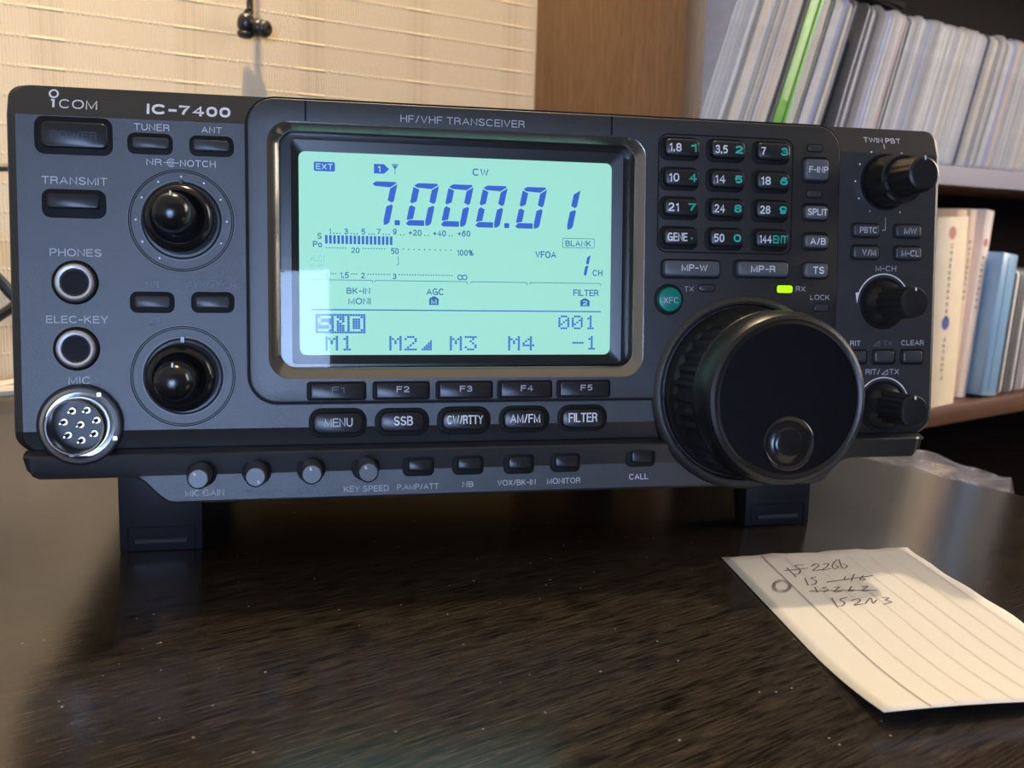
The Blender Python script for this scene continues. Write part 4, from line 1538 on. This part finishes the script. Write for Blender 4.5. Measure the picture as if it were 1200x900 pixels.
# ------------------------------------------------------------------ books on the lower shelf
LZ = -.058
M_page = mat('page_edges', lin(238, 225, 200), .8, var=.08, vscale=600)


def book(name, x, y, t, h, dep, ang, cover, label, cat, marks=(), group=None, soft=.0006):
    root = empty(name, (x, y, LZ + t * math.sin(max(ang, 0)) + .0002))
    root.rotation_euler = (0, ang, 0)
    prop(root, label, cat, group)
    g = MB()
    c = .0009
    # spine and both boards as one wrapped cover
    q = [(0, dep), (0, .0006), (.0006, 0), (t - .0006, 0), (t, .0006), (t, dep), (t - c, dep), (t - c, c), (c, c), (c, dep)]
    g.loft([[(a, b_, 0) for a, b_ in q], [(a, b_, h) for a, b_ in q]], 0, True, True)
    g.build('cover', cover, root, angle=.9)
    g = MB()
    g.box(c, c, .002, t - c, dep - .003, h - .002)
    g.build('pages', M_page, root, smooth=False)
    for kind, z, sz, mm_ in marks:
        g = MB()
        if kind == 'disc':
            g.face([(t / 2 + sz * math.cos(2 * PI * k / 20), -.00012, z + sz * math.sin(2 * PI * k / 20)) for k in range(20)])
            nm = 'spine_emblem'
        elif kind == 'square':
            g.face([(t / 2 - sz, -.00012, z - sz), (t / 2 + sz, -.00012, z - sz), (t / 2 + sz, -.00012, z + sz), (t / 2 - sz, -.00012, z + sz)])
            nm = 'spine_emblem'
        else:
            # column of small upright characters
            n, ch = int(sz), .0052
            for i in range(n):
                zz = z - i * ch * 1.12
                for _ in range(4):
                    if rnd.random() < .5:
                        a = rnd.uniform(-.3, .3) * ch
                        g.face([(t / 2 - .4 * ch, -.00012, zz + a), (t / 2 + .4 * ch, -.00012, zz + a), (t / 2 + .4 * ch, -.00012, zz + a + .0006), (t / 2 - .4 * ch, -.00012, zz + a + .0006)])
                    else:
                        a = rnd.uniform(-.3, .3) * ch
                        g.face([(t / 2 + a, -.00012, zz - .4 * ch), (t / 2 + a + .0006, -.00012, zz - .4 * ch), (t / 2 + a + .0006, -.00012, zz + .4 * ch), (t / 2 + a, -.00012, zz + .4 * ch)])
            nm = 'spine_lettering'
        g.build(nm, mm_, root, smooth=False, recalc=False)
    return root


Cm = lambda n, c: mat('cover_' + n, lin(*c), .55, var=.04, vscale=60)
M_inkdk = mat('dark_spine_print', lin(96, 80, 70), .6)
M_red = mat('red_spine_print', lin(205, 132, 116), .6)
M_blu = mat('blue_spine_print', lin(84, 92, 172), .6)
M_navy = mat('navy_spine_print', lin(40, 86, 150), .6)
GB_ = 'paperbacks on the lower shelf'
book('paperback_book', .6420, .2375, .0500, .172, .108, -.035, Cm('cream', (250, 229, 193)), 'thick cream paperback with a red circle and a blue dot on its spine', 'book',
     [('disc', .158, .0058, M_red), ('text', .146, 12, M_inkdk), ('disc', .077, .0062, M_blu), ('text', .062, 7, M_inkdk)], GB_)
book('paperback_book', .6970, .2560, .0160, .180, .108, .009, Cm('buff', (242, 212, 171)), 'buff paperback with a small blue square, right of the blue-dotted cream one', 'book',
     [('text', .130, 8, M_inkdk), ('square', .066, .0055, M_navy), ('text', .042, 4, M_inkdk)], GB_)
book('paperback_book', .7150, .2570, .0115, .181, .108, .04, Cm('sand', (238, 208, 175)), 'narrow sand-coloured paperback between the blue-square one and the pale pink one', 'book', [('text', .150, 10, M_inkdk)], GB_)
book('paperback_book', .7285, .2550, .0150, .181, .108, .10, Cm('pink', (250, 229, 214)), 'pale pinkish paperback leaning just left of the blue case', 'book', [('disc', .150, .004, M_red), ('text', .135, 9, M_inkdk)], GB_)
# pale blue case
M_bluec = mat('pale_blue_plastic', lin(146, 184, 216), .3, coat=.3, var=.12, vscale=25)
g = MB()
t, h, dep = .031, .139, .122
cs = [(.002, .0), (t - .002, 0), (t, .002), (t, dep), (0, dep), (0, .002)]
g.loft([[(a, b_, z) for a, b_ in cs] for z in (0, h)], 0, True, True)
bc = g.build('blue_case', M_bluec, bevel=.0012)
bc.location = (.7490, .2430, LZ + t * math.sin(.102) + .0004)
bc.rotation_euler = (0, .102, 0)
prop(bc, 'pale blue plastic case leaning between the paperbacks and grey disc cases', 'disc case')
g = MB()
g.box(.012, -.0004, .004, .0128, .0004, h - .004)
o = g.build('hinge_line', mat('deep_blue_plastic', lin(110, 150, 190), .3), bc)
xx = .7855
for i in range(5):
    t = (.0102, .0102, .0104, .0102, .0104)[i]
    g = sleeve_mesh(t, .1245, .14, 1, 0)
    o = g.build('jewel_case', [SL[(5, 1, 5, 3, 1)[i]], [M_core, SL[5], M_core, SL[1], M_core][i]], angle=.9)
    o.rotation_euler = (0, .1025, 0)
    o.location = (xx, .2455, LZ + t * math.sin(.1025) + .0003)
    prop(o, 'grey disc case on the lower shelf, %s to the right of the blue case' % ordinal(i + 1), 'disc case', 'grey disc cases on the lower shelf')
    xx += t / math.cos(.1025) + .0004

# ------------------------------------------------------------------ storage box with a wrapped stack, past the desk edge
box = empty('storage_box', (.32, .07, -.72))
prop(box, 'dark storage box in the gap between the desk and the bookcase', 'box')
g = MB()
g.box(.222, -.035, -.72, .420, .185, -.075)
world_part(g, 'body', M_back, box, bevel=.002)
g = MB()
g.box(.219, -.038, -.075, .423, .188, -.058)
world_part(g, 'lid', M_back, box, bevel=.002)
g = MB()
NX, NY = 34, 40
rows = []
for j in range(NY + 1):
    row = []
    for i in range(NX + 1):
        u, v = i / NX, j / NY
        X = .232 + .164 * u
        Y = -.018 + .085 * max(0, u - .5) + (.165 - .085 * max(0, u - .5)) * v
        e = min(1, min(u, 1 - u) / .06) * min(1, min(v, 1 - v) / .05)
        zz = -.0575 + e * (.022 + .006 * noise.noise(Vector((X * 60, Y * 16, 0))) + .003 * noise.noise(Vector((X * 160, Y * 40, 3))))
        row.append((X, Y, zz))
    rows.append(row)
g.loft(rows, 0, closed=False)
ring_ = [rows[0][i] for i in range(NX + 1)] + [rows[j][NX] for j in range(1, NY + 1)] + [rows[NY][i] for i in range(NX - 1, -1, -1)] + [rows[j][0] for j in range(NY - 1, 0, -1)]
g.face([(p[0], p[1], -.0578) for p in ring_])
M_wrap = mat('crinkled_clear_wrap', lin(118, 116, 128), .22, coat=.5, bump=.6, bscale=120, var=.3, vscale=70)
prop(g.build('plastic_bag', M_wrap, angle=1.2), 'crinkled clear plastic bag of discs lying past the right edge of the desk', 'bag')

# ------------------------------------------------------------------ earphones hanging on the wall
M_cord = mat('brown_black_cord', lin(52, 34, 30), .5)
M_bud = mat('black_earbud_plastic', (.018, .018, .019), .28)
ear = empty('earphones', (.0715, .3985, .620))
prop(ear, 'pair of black earphones hanging by their thin cord on the cream wall', 'earphones')
for s_ in (-1, 1):
    g = MB()
    pts = []
    for i in range(25):
        u = i / 24
        pts.append((.0715 + .006 * (1 - u) + s_ * (.0007 * math.sin(u * PI * 9) + .0012 * max(0, u - .97) / .03), .3965 - .0085 * min(1, u * 1.6) - (.0008 if s_ > 0 else 0), .617 - (.617 - .2275) * u))
    g.tube(pts, .00105, 6)
    world_part(g, 'cord', M_cord, ear)
g = MB()
g.tube([(.0775, .3998, .617), (.0775, .3915, .617), (.0775, .3895, .6215)], .0012, 8)
world_part(g, 'hook', M_chrome, ear)


def bud(c, d, parent, sc=1.0, relief=False):
    """Earbud housing with strain relief and soft tip, pointing along d."""
    d = Vector(d).normalized()
    c = Vector(c)
    a = d.cross(Vector((0, 0, 1)))
    if a.length < .05:
        a = Vector((1, 0, 0))
    a.normalize()
    b_ = d.cross(a)

    def rev(prof, n=24):
        return [[c + d * (h * sc) + a * (r * sc * math.cos(2 * PI * k / n)) + b_ * (r * sc * math.sin(2 * PI * k / n)) for k in range(n)] for r, h in prof]
    g = MB()
    g.loft(rev([(.0008, -.0080), (.0030, -.0077), (.0049, -.0062), (.0058, -.0035), (.0060, -.0005), (.0056, .0020), (.0046, .0036), (.0030, .0044)]), 0, True, True)
    if relief:
        g.tube([c + Vector((0, 0, .004)), c + Vector((.0006, 0, .0086)), c + Vector((.0022, -.001, .0106))], .0016, 10, rad=[.0024, .0018, .0012])
    h = world_part(g, 'earbud', M_bud, parent, angle=1.0)
    g = MB()
    g.loft(rev([(.0026, .0034), (.0046, .0036), (.0057, .0048), (.0055, .0066), (.0044, .0080), (.0028, .0086), (.0016, .0082)]), 0, True, True)
    t = world_part(g, 'ear_tip', mat('soft_black_silicone', (.022, .022, .024), .4), h, angle=1.0)
    t.matrix_parent_inverse = Matrix.Identity(4)
    return h


bud((.0690, .3880, .2206), (-.05, .10, -.95), ear, .95, True)
bud((.0762, .3855, .2196), (.40, -.75, -.15), ear, .98)

# ------------------------------------------------------------------ cables behind the radio at the left


def cable(name, pts, r, mm_, label):
    g = MB()
    P = [Vector(p) for p in pts]
    fine = []
    for i in range(len(P) - 1):
        p0, p1, p2, p3 = P[max(i - 1, 0)], P[i], P[i + 1], P[min(i + 2, len(P) - 1)]
        for k in range(10):
            u = k / 10
            fine.append(.5 * ((2 * p1) + (p2 - p0) * u + (2 * p0 - 5 * p1 + 4 * p2 - p3) * u * u + (3 * p1 - p0 - 3 * p2 + p3) * u ** 3))
    fine.append(P[-1])
    g.tube(fine, r, 8)
    return prop(g.build(name, mm_), label, 'cable')


M_cab1 = mat('black_cable_jacket', (.015, .015, .016), .4)
M_cab2 = mat('white_cable_jacket', (.60, .57, .52), .45)
cable('power_cable', [(-.78, .343, .0036), (-.55, .344, .0036), (-.32, .342, .0036), (-.20, .347, .012), (-.15, .352, .060), (-.112, .352, .085), (-.090, .352, .064), (-.078, .351, .050), (-.05, .35, .030), (-.005, .335, .03)], .0034, M_cab1, 'black cable sloping down behind the left edge of the radio, the upper one')
cable('signal_cable', [(-.78, .265, .003), (-.50, .28, .003), (-.24, .314, .003), (-.17, .321, .009), (-.115, .335, .028), (-.090, .334, .046), (-.07, .331, .056), (-.02, .318, .055)], .0028, M_cab1, 'black cable rising behind the left edge of the radio, below the sloping one')
cable('antenna_cable', [(-1.2, .392, .170), (-.6, .390, .142), (-.30, .387, .133), (-.2, .386, .127), (-.1, .386, .123), (-.06, .375, .120), (-.01, .325, .08)], .0022, M_cab1, 'thin black cable running level along the wall at the left')
cable('white_cable', [(-.76, .302, .0033), (-.5, .312, .0033), (-.3, .326, .0033), (-.2, .331, .0034), (-.11, .332, .0035), (-.08, .334, .0036), (-.03, .335, .0035), (.03, .345, .0035)], .0031, M_cab2, 'white cable lying on the desk behind the radio, the thicker one')
cable('white_cable', [(-.76, .357, .003), (-.5, .3585, .003), (-.32, .3565, .003), (-.22, .354, .003), (-.11, .349, .003), (-.07, .35, .006), (-.02, .352, .0030), (.05, .355, .003)], .0027, M_cab2, 'thinner white cable lying on the desk nearest to the wall')
